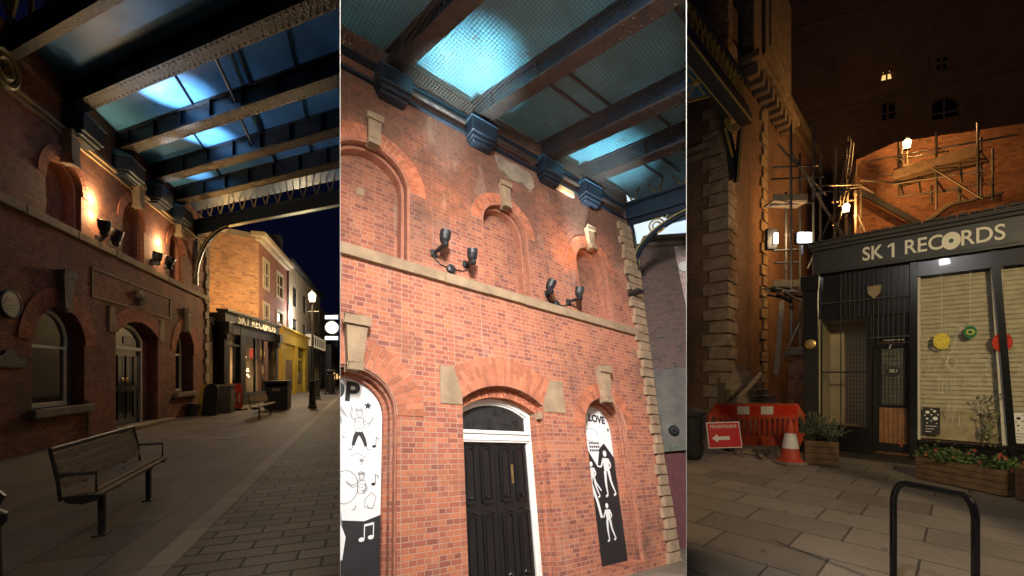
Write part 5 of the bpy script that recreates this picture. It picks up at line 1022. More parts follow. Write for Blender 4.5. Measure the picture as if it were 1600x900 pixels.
mb = MB(); mb.slab([(-1.0, 2.75), (-.64, 2.75), (-.64, 2.95), (-.78, 3.42), (-1.0, 3.42)], [], -.035, .05); hl.part('springer_stone', mb, 'stone', bevel=.01); mb = MB(); mb.slab([(1.88, 2.75), (2.3, 2.75), (2.3, 3.4), (2.0, 3.4), (1.88, 2.95)], [], -.035, .05); hl.part('springer_stone', mb, 'stone', bevel=.01)
xs = [-12+1.6*i for i in range(12)]+[6.6]
mb = MB()
for i in range(len(xs)-1): mb.box(xs[i]+.01, xs[i+1]-.01, -.1, .02, 4.78, 4.96)
hl.part('stone_ledge', mb, 'stone', bevel=.01)
mb = MB(); mb.box(-12, 6.5, -.1, 0, 7.05, 7.12); mb.box(-12, 6.5, -.05, 0, 6.96, 7.02); hl.part('eaves_band', mb, 'stone')
mb = MB(); mb.slab([(-1.75, 3.52), (2.8, 3.52), (2.8, 4.28), (-1.75, 4.28)], [[(-1.69, 3.58), (2.74, 3.58), (2.74, 4.22), (-1.69, 4.22)]], -.03, .0); hl.part('panel_moulding', mb, 'stone')
c = (.56, 3.9); mb = MB(); mb.slab([(c[0]-.2, c[1]+.16), (c[0]-.22, c[1]-.02), (c[0], c[1]-.24), (c[0]+.22, c[1]-.02), (c[0]+.2, c[1]+.16), (c[0], c[1]+.22)], [], -.1, -.001); mb.lathe((c[0], -.1, c[1]), [(.12, 0), (.1, .05), (.04, .06)], 8, (0, -1, 0)); hl.part('carved_crest', mb, 'stone_grey', bevel=.02)
q = quoins(MB(), 6.5, 0, 7, .33, .28, .42, -1, .06, .4); o = hl.part('quoins', q, 'stone_grey'); rough_up(o, .02, 2)
mb = MB(); mb.box(-.75, 2.45, -.3, .5, .0, .12); hl.part('door_step', mb, 'stone_grey', bevel=.015)
d = Thing('panelled_door', 'black panelled door with a pale frame and round fanlight in the dark hall front', 'door', H1, (.3, .2, .12)); y = .22
mb = MB(); mould_ring(mb, .35, .86, .121, 2.62, .1, y-.03, y+.05, rise=.36); mb.box(-.52, 1.22, y-.03, y+.05, 2.32, 2.42); d.part('door_frame', mb, 'white_old', bevel=.006)
mb = MB(); mb.slab(arch_loop(.35, .87, 2.42, 2.6, .36), [], y+.03, y+.04); d.part('fanlight', mb, 'darkglass')
mb = MB(); mb.box(.3, .75, y+.01, y+.028, 2.5, 2.72); d.part('painted_reflection', mb, 'metal_sheet')  # grey plate drawn in as a reflection on the fanlight
mb = MB(); mb.box(-.5, .345, y+.03, y+.08, .121, 2.32); mb.box(.352, 1.2, y+.03, y+.08, .121, 2.32); lf = d.part('door_leaf', mb, 'black')
for cx in (-.29, .13, .58, 1.0):
    for (z0, z1) in ((.3, 1.1), (1.25, 2.15)): mb = MB(); mb.slab([(cx-.13, z0), (cx+.13, z0), (cx+.13, z1), (cx-.13, z1)], [[(cx-.1, z0+.04), (cx+.1, z0+.04), (cx+.1, z1-.04), (cx-.1, z1-.04)]], y+.005, y+.03); mb.box(cx-.08, cx+.08, y+.012, y+.03, z0+.06, z1-.06); d.part('raised_panel', mb, 'black', lf)
mb = MB(); mb.lathe((.25, y+.03, 1.45), [(.05, 0), (.07, .03), (.03, .05)], 12, (0, -1, 0)); mb.lathe((.48, y+.03, 1.45), [(.05, 0), (.07, .03), (.03, .05)], 12, (0, -1, 0)); d.part('knocker', mb, 'brass', lf)
mb = MB(); mb.box(1.3, 1.86, .3, .69, .02, 2.7); hl.part('door_jamb', mb, 'brick_night')
c = H1.at(17, 475, -.03); mb = MB(); r = .27; T = Thing('blue_plaque', 'round blue commemorative plaque high on the dark hall wall', 'plaque', H1, (c.x, 0, c.z)); mb.lathe((c.x, 0, c.z), [(r, 0), (r, .04), (r-.03, .05), (r-.04, .04)], 32, (0, -1, 0)); b_ = T.part('disc', mb, 'plaque'); mb = MB()
for k, (w_, zz) in enumerate(((.2, .12), (.3, .06), (.34, 0), (.3, -.06), (.18, -.12))): mb.box(c.x-w_/2, c.x+w_/2, -.046, -.041, c.z+zz-.012, c.z+zz+.012)
T.part('worn_lines', mb, 'plaque_l', b_)
c = H1.at(16, 562, -.03); T = Thing('wall_plaque', 'low dark plaque with a humped top below the round plaque', 'plaque', H1, (c.x, 0, c.z)); mb = MB(); w_ = .44; mb.slab([(c.x-w_, c.z-.14), (c.x+w_, c.z-.14), (c.x+w_, c.z+.04), (c.x+.2, c.z+.08), (c.x+.1, c.z+.18), (c.x-.1, c.z+.18), (c.x-.2, c.z+.08), (c.x-w_, c.z+.04)], [], -.04, 0); b_ = T.part('plate', mb, 'plaque', bevel=.006); mb = MB()
for k, (w2, zz) in enumerate(((.3, .02), (.66, -.04), (.6, -.09))): mb.box(c.x-w2/2, c.x+w2/2, -.046, -.041, c.z+zz-.014, c.z+zz+.014)
T.part('worn_lines', mb, 'plaque_l', b_)
c = H1.at(118, 670, -.05); mb = MB(); mb.tube([(-1.98, -.05, .1), (-1.98, -.05, 1.0)], .04, 8); hl.part('vent_pipe', mb, 'stone')
# canopy by night
bars = [(-2.3, -.3, 5.2, .07), (-.3, 1.55, 5.0, .07), (1.55, 3.3, 5.0, .07), (-.3, 1.55, 8.2, .07), (1.55, 3.3, 8.0, .05), (-2.3, -.3, 3.2, .025), (-2.3, -.3, 6.6, .025), (-.3, 1.55, 2.6, .025), (-.3, 1.55, 6.6, .025), (1.55, 3.3, 2.5, .025), (1.55, 3.3, 6.5, .025)]
rods = [(-2.3, -.42, 4.7, .035), (-.3, 1.43, 4.6, .035)]
T1c, C1 = canopy(H1, BD1, [-2.42, -.42, 1.48, 3.2], ZB1, ZG1, 15, -4.1, 5.3, 5.15, .42, .16, 'glaze_night', 'iron and deep blue glass canopy over the night street, glowing where floodlights strike it', 7.3, sw=.42, bars=bars, rods=rods, base=(0, 0, ZB1), shoez=(7.0, 7.62), netz=None, latz=.5)
bracket(T1c, 5.15, 5.3, 7.32, 1.9, BD1, .15, .24)
# near end girder of the canopy, gold star lattice
ng = MB(); C = lambda a, b, z: Vector((a, 0, z))+BD1*b
ng.hexa(C(-4.7, 0, 7.55), (.3, 0, 0), BD1*15, (0, 0, .14)); ng.hexa(C(-4.2, -.0, 8.9), (.12, 0, 0), BD1*15, (0, 0, .3)); ng.hexa(C(-4.65, 0, 7.3), (.2, 0, 0), BD1*15, (0, 0, .25)); eg = T1c.part('near_girder', ng, 'iron')
mb = MB(); k = .4
while k < 14:
    for dd in (-.42, -.2, .2, .42): mb.bar(C(-4.5, k, 8.1), C(-4.5, k+dd*1.3, 8.9), .06, .06, (1, 0, 0)); mb.bar(C(-4.5, k, 8.1), C(-4.5, k+dd*1.3, 7.6), .06, .06, (1, 0, 0))
    mb.bar(C(-4.5, k+.75, 7.6), C(-4.5, k+.75, 8.9), .06, .06, (1, 0, 0)); k += 1.5
T1c.part('gold_lattice', mb, 'gold', eg)
mb = MB(); mb.hexa(C(-8, 0, 9.0), (3.9, 0, 0), BD1*15, (0, 0, .02)); T1c.part('roof_panel', mb, 'glaze_night')
c = H1.at(6, 105, -.5); mb = MB()
for r in (.3, .17): mb.tube([(c.x+r*math.cos(2*PI*k/20), -.5, c.z+r*math.sin(2*PI*k/20)) for k in range(21)], .05, 6, cap=False)
T1c.part('gold_ring', mb, 'gold', eg)
# floodlights on the night front
fl1 = []
for lab, mp_, hp, aim in (('leftmost floodlight on the night front, washing the wall above the ledge', (150, 374), (163, 354), (-.25, -.12, 1)), ('floodlight right of the leftmost one on the night front', (172, 380), (181, 369), (0, -.25, 1)),
                     ('floodlight under the second bright patch on the night front', (238, 409), (246, 402), (-.1, -.15, 1)), ('rightmost floodlight on the night front, beside the last blind arch', (257, 415), (265, 409), (.1, -.25, 1))):
    fl1.append(floodlight(H1, lab, mp_, hp, .42, .24, 'floodlights on the night hall front', aim))
for px, py, i in ((148, 318, 0), (253, 384, 2)):
    t = H1.at(px-4, py, 0)
    lamp('POINT', H1.m @ Vector((t.x-.05, -.15, t.z+.1)), 60, (1, .72, .38), size=.04); lamp('POINT', H1.m @ Vector((t.x-.05, -.15, t.z-.3)), 40, (1, .66, .3), size=.04); lamp('SPOT', H1.m @ Vector((t.x, -.22, t.z-.7)), 300, (1, .6, .22), H1.m @ Vector((t.x, .1, t.z+.7)), .04, 60, 1)
for px, py, src, e_ in ((268, 143, 0, 3800), (312, 208, 1, 3200), (292, 266, 2, 1200)):
    lamp('SPOT', fl1[src]+H1.m.to_3x3() @ Vector((0, -.3, .1)), e_, (.75, .9, 1), H1.m @ H1.onz(px, py, ZG1), .06, 30, 1)
lamp('SPOT', fl1[1]+H1.m.to_3x3() @ Vector((0, -.4, .1)), 140, (.4, .7, 1), H1.m @ (Vector((.6, 0, ZG1))+BD1*6), .1, 110, 1)

# ---------------- buildings along the street
K1 = Fr(ground(349, 638), px_ray(680, CY))
def kp(fr, px, py, y=0): c = fr.at(px, py, y); return c.x, c.z
xe = kp(K1, 430, 600)[0]; zf0 = kp(K1, 342, 501)[1]; zf1 = kp(K1, 342, 486)[1]
sp = Thing('record_shop', 'small black record shop down the night street, SK1 RECORDS over its lit window', 'shop', K1, (0, 0, 0))
x0 = kp(K1, 343, 500)[0]
mb = MB(); mb.box(x0, xe, -.25, .1, zf0, zf1); mb.box(x0-.1, xe+.1, -.4, .1, zf1, zf1+.12); fa = sp.part('fascia', mb, 'fascia', bevel=.01)
mb = MB(); xt = kp(K1, 391, 496)[0]; mb.text('SK1 REC', .62, xt-.55, -.262, (zf0+zf1)/2+.02, 'CENTER', bold=.012, depth=.02, sx=1.3); mb.text('RDS', .62, xt+2.12, -.262, (zf0+zf1)/2+.02, 'CENTER', bold=.012, depth=.02, sx=1.3)
mb.slab([(xt+1.22+.27*math.cos(2*PI*k/20), (zf0+zf1)/2+.02+.25*math.sin(2*PI*k/20)) for k in range(20)], [[(xt+1.22+.08*math.cos(2*PI*k/10), (zf0+zf1)/2+.02+.08*math.sin(2*PI*k/10)) for k in range(10)]], -.272, -.252); sp.part('lettering', mb, 'letter', fa)
mb = MB(); mb.box(x0, xe, .1, 5, zf0, zf1-.05); sp.part('roof', mb, 'slate')
for xx in (x0, xe-.35): mb = MB(); mb.box(xx, xx+.35, -.2, .3, 0, zf0); mb.box(xx-.04, xx+.39, -.42, .3, zf0-.55, zf0-.02); mb.box(xx-.02, xx+.37, -.32, .3, zf0-.85, zf0-.56); sp.part('pilaster', mb, 'black', bevel=.02)
xa, xb = kp(K1, 373, 560)[0], kp(K1, 381, 560)[0]
mb = MB(); mb.box(xa, xb, -.1, .3, 0, zf0); mb.box(x0+.35, xe-.35, -.08, .2, zf0-.5, zf0); mb.box(x0+.35, xa, -.06, .2, zf0-1.1, zf0-1.0); mb.box(x0+.35, x0+1.0, .0, .3, .3, zf0); sp.part('shopfront_frame', mb, 'blackm', bevel=.01)
mb = MB(); mb.box(x0+.35, xe-.35, -.06, .3, 0, .65); sp.part('stall_riser', mb, 'black')
mb = MB(); mb.box(x0+.35, xe-.35, .02, .03, .65, zf0-.5); sp.part('pane', mb, 'glass')
mb = MB(); mb.box(x0+.35, xe-.35, .9, 1, .2, zf0); sp.part('display_back', mb, 'cream')
for px in (398, 411): xx = kp(K1, px, 560)[0]; mb = MB(); mb.box(xx, xx+.08, -.03, .08, .65, zf0-.5); sp.part('mullion', mb, 'black')
mb = MB(); rnd = random.Random(8); xw0, xw1 = kp(K1, 386, 560)[0], kp(K1, 404, 560)[0]
for k in range(34): mb.lathe((rnd.uniform(xw0, xw1), .5, rnd.triangular(.9, 2.9, 1.7)), [(.01, -.05), (.05, 0), (.01, .05)], 6)
sp.part('fairy_lights', mb, 'fairy')
lamp('POINT', K1.m @ Vector(((xw0+xw1)/2, .35, 1.8)), 14, (1, .45, .12), size=.2)
for k, (px, py, mm, lab) in enumerate(((393, 553, 'fan_rd', 'red paper fan high in the lit window of the far record shop'), (410, 552, 'fan_yel', 'yellow paper fan in the right pane of the far record shop'), (372, 552, 'fan_yel', 'yellow paper fan behind the door side glass of the far record shop'))):
    c = K1.at(px, py, .3); mb = MB(); mb.lathe((c.x, .3, c.z), [(.3, 0), (.3, .02), (.04, .04)], 24, (0, -1, 0)); single('paper_fan', mb, mm, lab, 'paper fan', K1, (c.x, .3, c.z), 'paper fans in the far record shop')
mb = MB(); a, b_ = K1.at(322, 498, 1.4), K1.at(345, 540, .2)
mb.bar((x0-.1, .2, zf0-.05), (x0-2.2, .9, zf1), .12, .3); mb.bar((x0-.1, .3, zf0-.9), (x0-2.2, .9, zf0+.2), .12, .2); mb.box(x0-2.4, x0, .6, .7, zf1-.9, zf1+.05); sp.part('side_canopy', mb, 'metal_sheet')
# gable building behind the record shop
xg = kp(K1, 405, 560)[0]
GW = Fr(K1.m @ Vector((xe+.2, .6, 0)), px_ray(1500, CY)); 
def gp_(px, py, y=0): c = GW.at(px, py, y); return (c.x, c.z)
gb = Thing('gable_house', 'brick house with a lamplit yellow-brown gable wall above the far record shop', 'building', GW, (0, 0, 0))
t1 = gp_(404, 372); t0 = gp_(326, 357); xr = t1[0]; l_ = gp_(250, 345)
mb = MB(); mb.slab([(l_[0], 0), (xr, 0), (xr, t1[1]), t0, (l_[0], t0[1]-.2)], [], 0, .4); gb.part('gable_wall', mb, 'brick_gable')
mb = MB(); p, q = (t0[0], -.05, t0[1]+.06), (xr, -.05, t1[1]+.06); mb.bar(p, q, .3, .14, (0, 1, 0)); gb.part('verge', mb, 'stone_grey')
o2 = GW.m @ Vector((xr, 0, 0)); K2 = Fr(o2, px_ray(608, CY))
def k2(px, py, y=0): c = K2.at(px, py, y); return (c.x, c.z)
zt = t1[1]; xb2 = k2(449, 500)[0]
wn = [(k2(413, 480), k2(421, 395)), (k2(434, 480), k2(441, 422))]
z_w = [(2.9, zt-1.2)]
hs = []; 
wx = [(k2(411, 450)[0], k2(420, 450)[0]), (k2(432, 450)[0], k2(442, 450)[0])]
for (a, b_) in wx:
    for (z0, z1) in ((zt*.44, zt*.62), (zt*.72, zt*.9)): hs.append([(a, z0), (b_, z0), (b_, z1), (a, z1)])
m_ = K2; off = gb.base
def to_gw(mb): return in_fr(mb, K2, GW)
mb = MB(); mb.slab([(.0, 0), (xb2, 0), (xb2, zt), (.0, zt)], hs, .01, .4); gb.part('front_wall', to_gw(mb), brick('brick_front', [(.22, .08, .05), (.3, .11, .06), (.35, .13, .07)], (.25, .17, .12), rh=.1, bw=.3, dirt=.4))
for h_ in hs: x_0, z_0 = h_[0]; x_1, z_1 = h_[2]; mb = MB(); mb.slab([(x_0-.08, z_0-.1), (x_1+.08, z_0-.1), (x_1+.08, z_1+.1), (x_0-.08, z_1+.1)], [[(x_0+.12, z_0+.1), (x_1-.12, z_0+.1), (x_1-.12, z_1-.1), (x_0+.12, z_1-.1)]], -.05, .05); mb.box(x_0+.12, x_1-.12, .0, .05, (z_0+z_1)/2-.05, (z_0+z_1)/2+.05); mb.box((x_0+x_1)/2-.05, (x_0+x_1)/2+.05, .0, .05, z_0+.1, z_1-.1); f_ = gb.part('window', to_gw(mb), 'cream'); mb = MB(); mb.box(x_0, x_1, .1, .12, z_0, z_1); gb.part('pane', to_gw(mb), 'darkglass', f_)
mb = MB(); mb.box(-.5, xb2+.1, -.5, .3, zt, zt+.28); mb.box(-.35, xb2, -.25, .1, zt-.2, zt-.001); gb.part('cornice', to_gw(mb), 'cream', bevel=.02)
mb = MB(); mb.box(xb2-.12, xb2-.02, -.12, -.02, 3, zt); gb.part('downpipe', to_gw(mb), 'blackm')
# yellow shop
x0y, x1y = k2(433, 560)[0], k2(476, 560)[0]; x0y = max(x0y, .3); zy = k2(455, 521)[1]; zy0 = k2(455, 541)[1]
ys = Thing('yellow_shop', 'bright yellow painted shopfront beyond the far record shop', 'shop', K2, (x0y, 0, 0))
wd = x1y-x0y
mb = MB(); mb.box(x0y, x1y, -.35, 0, zy0, zy); mb.box(x0y-.05, x1y+.05, -.5, 0, zy, zy+.15); ys.part('fascia', mb, 'yellow', bevel=.02)
for f0, f1 in ((0, .12), (.44, .56), (.86, 1)): mb = MB(); mb.box(x0y+wd*f0, x0y+wd*f1, -.3, 0, 0, zy0); ys.part('pilaster', mb, 'yellow', bevel=.02)
mb = MB(); mb.box(x0y+wd*.12, x0y+wd*.44, -.15, 0, 0, zy0); ys.part('door_panel', mb, 'yellow'); mb = MB(); mb.box(x0y+wd*.17, x0y+wd*.39, -.2, -.151, .3, zy0*.7); ys.part('door', mb, 'woodbox')
mb = MB(); mb.box(x0y+wd*.56, x0y+wd*.86, -.12, 0, .0, .7); mb.box(x0y+wd*.56, x0y+wd*.86, -.14, 0, zy0*.72, zy0*.77); ys.part('window_frame', mb, 'yellow'); mb = MB(); mb.box(x0y+wd*.56, x0y+wd*.86, -.06, -.0, .7, zy0); ys.part('pane', mb, 'darkglass')
mb = MB(); mb.box(x0y+wd*.58, x0y+wd*.84, -.08, -.061, 1.2, 1.8); ys.part('window_shelf', mb, 'board')  # plain board set against the dark shop pane
# white building and the far row
xw = k2(500, 500)[0]; zw = k2(449, 409)[1]
wb = Thing('white_house', 'tall pale rendered house with sash windows and a dark shopfront beyond the yellow shop', 'building', K2, (xb2, 0, 0))
hs = []
for f in (.12, .38, .62, .84):
    for z0, z1 in ((.46, .6), (.7, .86)): a = xb2+(xw-xb2)*f; hs.append([(a, zw*z0), (a+(xw-xb2)*.1, zw*z0), (a+(xw-xb2)*.1, zw*z1), (a, zw*z1)])
mb = MB(); mb.slab([(xb2+.01, 0), (xw, 0), (xw, zw), (xb2+.01, zw)], hs, -.0, .4); wb.part('wall', mb, 'cream')
for h_ in hs: x_0, z_0 = h_[0]; x_1, z_1 = h_[2]; mb = MB(); mb.slab([(x_0, z_0), (x_1, z_0), (x_1, z_1), (x_0, z_1)], [[(x_0+.12, z_0+.1), (x_1-.12, z_0+.1), (x_1-.12, z_1-.1), (x_0+.12, z_1-.1)]], .05, .12); mb.box(x_0+.1, x_1-.1, .05, .12, (z_0+z_1)/2-.05, (z_0+z_1)/2+.05); f_ = wb.part('window', mb, 'blackm'); mb = MB(); mb.box(x_0, x_1, .13, .15, z_0, z_1); wb.part('pane', mb, 'darkglass', f_)
mb = MB(); mb.box(xb2, xw+.2, -.4, .4, zw, zw+.3); mb.box(xb2+.3, xb2+1.3, .6, 1.6, zw+.3, zw+2.2); wb.part('parapet', mb, 'slate')
zs = k2(490, 528)[1]; zs0 = k2(490, 545)[1]; xs0 = x1y+.15
mb = MB(); mb.box(xs0, xw, -.5, -.01, 0, zs0); mb.box(xs0, xw, -.8, -.01, zs, zs+.2); wb.part('shopfront', mb, 'blackm', bevel=.03)
mb = MB(); mb.box(xs0+.1, xw-.1, -.6, -.02, zs0+.01, zs-.01); wb.part('lit_fascia', mb, mat('fascia_backlit', (.5, .42, .3), .5, emit=(1, .75, .45), es=.35, bump=0))
mb = MB()
for k in range(6): a = xs0+.4+(xw-xs0-.8)*k/6; mb.box(a, a+(xw-xs0)*.07, -.63, -.605, zs0+.15, zs-.15)
wb.part('fascia_blocks', mb, 'blackm')
mb = MB()
for k in range(5): a = xs0+.5+(xw-xs0)*.18*k; mb.box(a, a+(xw-xs0)*.1, -.53, -.505, 1.0, zs0-.7)
wb.part('shop_pane', mb, 'darkglass')
xf = k2(560, 560)[0] if k2(560, 560)[0] > xw else xw+60; xf = xw+50
fb = Thing('far_terrace', 'distant dark terrace with small lit windows closing the night street', 'building', K2, (xw, 0, 0))
mb = MB(); mb.box(xw+.1, xw+50, .3, 1, 0, zw*.93); fb.part('wall', mb, 'cream')
mb = MB(); mb.box(xw+.1, xw+50, -1.2, .29, 0, zs*.93); fb.part('awnings', mb, 'blackm')
mb = MB(); rnd = random.Random(6)
for k in range(16): a = xw+1+rnd.uniform(0, 30); z_ = zw*rnd.choice((.5, .55, .75)); mb.box(a, a+.8, .24, .29, z_, z_+1.3)
fb.part('window', mb, 'darkglass')
mb = MB()
for k in range(7): a = xw+2+k*3; mb.box(a, a+1.1, -1.25, -1.21, 1.0, 1.0+rnd.uniform(.3, 1.1))
fb.part('lit_window', mb, 'bulb_dim')
# hanging sign, clock, street lamp
c = wp(519, 512, 30); T = Thing('hanging_clock', 'round lit white clock sign hanging over the far end of the night street', 'clock', WORLD, tuple(c)); mb = MB(); mb.lathe(c, [(.5, -.1), (.5, .1)], 28, (.25, -1, 0)); b_ = T.part('case', mb, 'blackm')
ax = Vector((.25, -1, 0)).normalized(); mb = MB(); mb.lathe(c+ax*.1, [(.44, 0), (.44, .02)], 28, ax); fc = T.part('face', mb, 'clock_lit', b_)
mb = MB(); sd = ax.cross(Vector((0, 0, 1))); mb.bar(c+ax*.14, c+ax*.14+Vector((0, 0, .3)), .05, .02); mb.bar(c+ax*.14, c+ax*.14+sd*.2, .05, .02)
for k in range(12): p = c+ax*.14+sd*.36*math.sin(k*PI/6)+Vector((0, 0, .36*math.cos(k*PI/6))); mb.bar(p, p+(c+ax*.14-p)*.15, .04, .02)
T.part('hands_and_marks', mb, 'blackm', fc)
for zz in (.75, -.75): mb = MB(); mb.box(c.x-.5, c.x+.4, c.y-.05, c.y+.05, c.z+zz-.13, c.z+zz+.13); T.part('lit_nameplate', mb, 'clock_lit')
mb = MB(); mb.bar(c+Vector((-.1, 0, .9)), c+Vector((1.9, .4, 1.1)), .06, .06); T.part('bracket', mb, 'blackm')
c = lantern('tall street lamp with a glowing lantern over the far pavement of the night street', 488, 465, 25, .3, 'bulb_warm', 0, 'street_lamp', True, None)
lamp('POINT', c+Vector((-.2, -.6, .2)), 1000, (1, .72, .38), size=.2)
lamp('POINT', wp(505, 500, 36)+Vector((-1, -2, 0)), 700, (.9, .85, .8), size=.4)
# unseen point lamp added in front of the gable to light it
c = K1.m @ Vector((x0-1.2, -1.4, zf1+1.0))
lamp('POINT', GW.m @ Vector((GW.at(345, 470).x, -3.0, 5.2)), 400, (1, .54, .16), size=.15)

# ---------------- street things
def bench(label, fr, Ls, group='slatted benches on the pavement'):
    T = Thing('bench', label, 'bench', fr, (Ls/2, .2, 0), group); g = lambda: MB()
    for k in range(4): mb = g(); mb.box(.03, Ls-.03, .0+.105*k, .09+.105*k, .455-.012*abs(k-1.5), .485-.012*abs(k-1.5)); T.part('seat_slat', mb, 'wood', bevel=.006)
    for k in range(4):
        mb = g(); y_ = .44+.035*k; z_ = .53+.085*k; mb.hexa((.04, y_, z_), (Ls-.08, 0, 0), (0, .028, .004), (0, .028, .072)); T.part('back_slat', mb, 'wood', bevel=.005)
    mb = g(); mb.tube([(0, .475, .42), (0, .50, .6), (0, .585, .9)], .022, 8); mb.tube([(Ls, .475, .42), (Ls, .50, .6), (Ls, .585, .9)], .022, 8); mb.tube([(0, .585, .9), (Ls, .585, .9)], .024, 10)
    for x in (0, Ls): mb.slab([(0, 0), (.46, 0), (.40, -.06), (.22, -.085), (.06, -.06)][::-1], [], -.02, .02); mb.v[-10:] = [Vector((x+v.y*.9, v.x, .46+v.z)) for v in mb.v[-10:]]
    T.part('end_frame', mb, 'blackm')
    for x in (Ls*.25, Ls*.75):
        mb = g(); mb.box(x-.03, x+.03, .04, .5, .41, .448)
        for k in range(4): mb.box(x-.03, x+.03, .475+.035*k, .49+.035*k, .5+.085*k, .575+.085*k)
        T.part('support_bar', mb, 'blackm')
    for x in (.02, Ls-.02): mb = g(); mb.tube([(x, .5, .66), (x, .08, .66), (x, .08, .48)], .016, 8); T.part('armrest', mb, 'blackm')
    T.o.matrix_world = T.o.matrix_world @ Matrix.Diagonal((1, .62, 1, 1))
    for x in (Ls*.12, Ls*.78): mb = g(); mb.box(x-.035, x+.035, .1, .17, 0, .43); mb.box(x-.08, x+.08, .05, .22, 0.004, .02); T.part('leg', mb, 'blackm', bevel=.006)
    return T
BF = Fr(Vector((-3.86, 4.02, 0)), Vector((-.42, .905, 0))); bench('wooden slatted bench with black arms in the dark foreground before the hall', BF, 1.9)
B2 = Fr(ground(410, 657), Vector((-.34, .94, 0))); bench('wooden slatted bench farther up the pavement, next to the black square bin', B2, 2.9)
def tip(label, fr, parts, cat, name): 
    T = Thing(name, label, cat, fr, (0, 0, 0))
    for n_, mb, m_ in parts: T.part(n_, mb, m_, bevel=.01)
g_ = ground(431, 641); fr = Fr(g_, Vector((-.3, 1, 0))*-1+Vector((0, 0, 0)))
fr = Fr(g_, Vector((.95, .3, 0))); w_ = .47
tip('square black litter bin with a hooded lid beside the farther bench', fr, [('body', MB().box(-w_, w_, 0, .8, .05, 1.05), 'blackm'), ('hood', MB().box(-w_-.04, w_+.04, -.04, .84, 1.2, 1.32).box(-w_, -w_+.08, 0, .8, 1.05, 1.2).box(w_-.08, w_, 0, .8, 1.05, 1.2).box(-w_, w_, .4, .8, 1.05, 1.2), 'blackm'), ('notice', MB().box(-.16, .16, -.012, -.001, .85, .98), 'stone_grey')], 'bin', 'litter_bin')
for px, py, h, r, lab in ((488, 638, 1.35, .15, 'nearest black bollard with a ringed head on the night pavement'), (496, 624, 1.3, .15, 'middle black bollard, half hidden behind the nearest one'), (516, 616, 2.0, .36, 'wide dark tapering post at the far kerb, last in the row')):
    c = ground(px, py); T = Thing('bollard', lab, 'bollard', WORLD, tuple(c), 'bollards along the kerb'); mb = MB(); mb.lathe(c, [(r*1.3, 0), (r*1.3, .1), (r, .16), (r*.85, h*.72), (r*1.1, h*.74), (r*1.1, h*.8), (r*.6, h*.84)], 16); T.part('shaft', mb, 'blackm'); mb = MB(); mb.lathe(c, [(r*.6, h*.84), (r*.95, h*.88), (r*.95, h*.95), (r*.4, h)], 16); T.part('head', mb, 'blackm')
# clutter by the hall corner
def lean(label, name, cat, px0, py0, px1, py1, Z, m_, th=.06, round_=False, lean_=.15):
    a, b_ = wp(px0, py1, Z), wp(px1, py0, Z); fr = Fr((a.x, Z, 0), (1, .2, 0), (0, lean_, 1)); W = b_.x-a.x; Hh = b_.z; mb = MB()
    if round_: mb.slab(arch_loop(W/2, W/2, 0, Hh-W/2), [], 0, th)
    else: mb.box(0, W, 0, th, 0, Hh)
    return single(name, mb, m_, label, cat, fr, (0, 0, 0), bevel=.015)
lean('yellow board leaning against the hall corner', 'leaning_board', 'board', 304, 600, 317, 650, 16.3, 'yellow', lean_=.3)
lean('black round-topped board leaning beside the yellow board', 'leaning_board', 'board', 314, 599, 334, 652, 16.0, 'rubber', .12, True)
lean('dark flat panel lying tilted low at the hall wall', 'leaning_board', 'board', 284, 628, 304, 653, 15.8, 'blackm', .05, lean_=.6)
fr = Fr(wp(333, 645, 17)*Vector((1, 1, 0)), (1, .3, 0)); w_ = .62
tip('dark grey low cabinet standing beside the red barrier', fr, [('body', MB().box(0, w_, 0, .5, 0, 1.1), 'metal_sheet'), ('lid', MB().box(-.05, w_+.05, -.05, .55, 1.1, 1.16), 'stone_grey')], 'cabinet', 'cabinet')
fr = Fr(wp(351, 640, 18)*Vector((1, 1, 0)), (.6, .8, 0)); T = Thing('plastic_barrier', 'folded red plastic barrier by the far record shop door', 'barrier', fr, (.3, 0, 0)); mb = MB(); mb.slab([(0, .1), (.7, .1), (.7, 1.0), (.6, 1.2), (.1, 1.2), (0, 1.0)], [[(.08+.15*k, .3), (.17+.15*k, .3), (.17+.15*k, .8), (.08+.15*k, .8)] for k in range(4)], 0, .06); T.part('body', mb, 'orange'); mb = MB(); mb.box(.1, .6, -.012, -.001, .92, 1.12); T.part('top_band', mb, 'red'); mb = MB(); mb.box(.1, .2, -.3, .3, 0, .1); T.part('foot', mb, 'rubber')
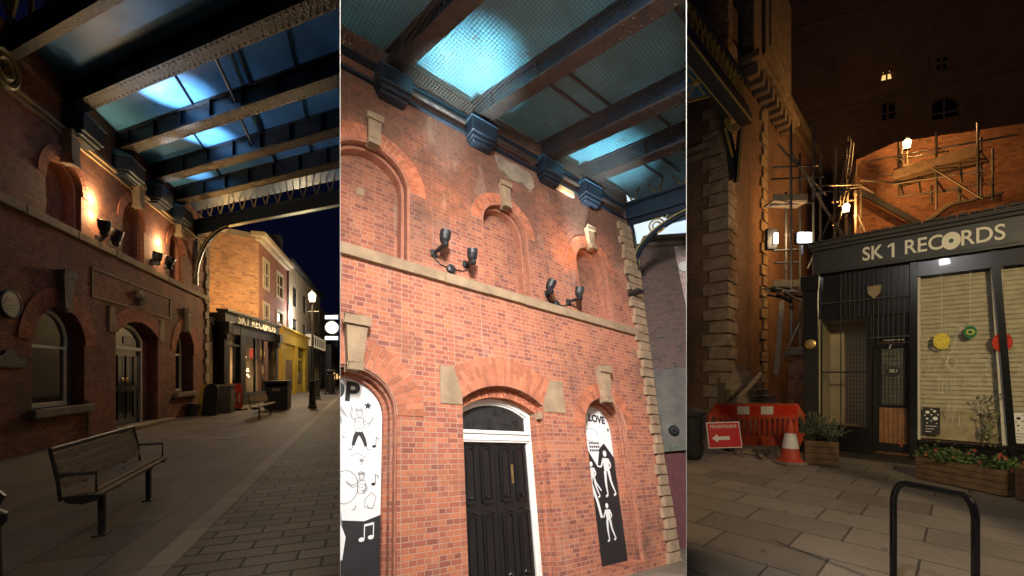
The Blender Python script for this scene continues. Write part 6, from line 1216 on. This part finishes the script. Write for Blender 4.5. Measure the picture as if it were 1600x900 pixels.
c = ground(373, 641); T = Thing('traffic_cone', 'orange and white traffic cone by the far record shop window', 'cone', WORLD, tuple(c)); mb = MB(); mb.lathe(c, [(.2, .05), (.16, .1), (.035, 1.05), (.03, 1.06)], 16); b_ = T.part('body', mb, 'orange'); mb = MB(); mb.lathe(c, [(.135, .38), (.078, .75)], 16); T.part('reflective_sleeve', mb, 'reflect', b_); mb = MB(); mb.box(c.x-.24, c.x+.24, c.y-.24, c.y+.24, .004, .06); T.part('base', mb, 'rubber')
c = ground(365, 684); mb = MB(); mb.box(c.x-.22, c.x+.22, c.y-.35, c.y+.35, .0, .012)
single('manhole_cover', mb, 'metal_sheet', 'small square manhole cover set in the night pavement', 'manhole cover', WORLD, tuple(c))
mb = MB(); c = Vector((-2.99, 2.36, 0)); mb.lathe(c, [(.1, 0), (.1, .12), (.07, .18), (.06, .72), (.085, .75), (.085, .8), (.05, .83), (.08, .9), (.02, .98)], 16); single('bollard', mb, 'blackm', 'black bollard cut by the left edge, nearest the viewer', 'bollard', WORLD, tuple(c), 'bollards along the kerb')
# ------------------------------------------------------------------ trim everything at the added screens
bpy.context.view_layer.update()
nL = Vector((1, -XL, 0)).normalized(); nR = Vector((1, -XR, 0)).normalized(); eps = .004
done = {}
def trim(o, nrm, keep_pos):
    mw = o.matrix_world; d = [(mw @ Vector(c)).dot(nrm) for c in o.bound_box]
    if keep_pos and min(d) > eps-1e-5: return
    if not keep_pos and max(d) < -eps+1e-5: return
    if o.data.users > 1: o.data = o.data.copy()
    bm = bmesh.new(); bm.from_mesh(o.data); inv = mw.inverted()
    p = inv @ (nrm*(eps if keep_pos else -eps)); n_ = (mw.to_3x3().transposed() @ nrm).normalized()
    bmesh.ops.bisect_plane(bm, geom=bm.verts[:]+bm.edges[:]+bm.faces[:], plane_co=p, plane_no=n_, clear_inner=keep_pos, clear_outer=not keep_pos)
    bm.to_mesh(o.data); bm.free()
dead = []
for o, bay in ALL:
    if o.type != 'MESH': continue
    if bay == 1: trim(o, nL, False)
    if bay == 3: trim(o, nR, True)
    if bay == 2: trim(o, nL, True); trim(o, nR, False)
    if len(o.data.polygons) == 0: dead.append(o)
for o in dead:
    for ch in list(o.children):
        mwc = ch.matrix_world.copy(); ch.parent = o.parent; ch.matrix_world = mwc
    D.objects.remove(o)
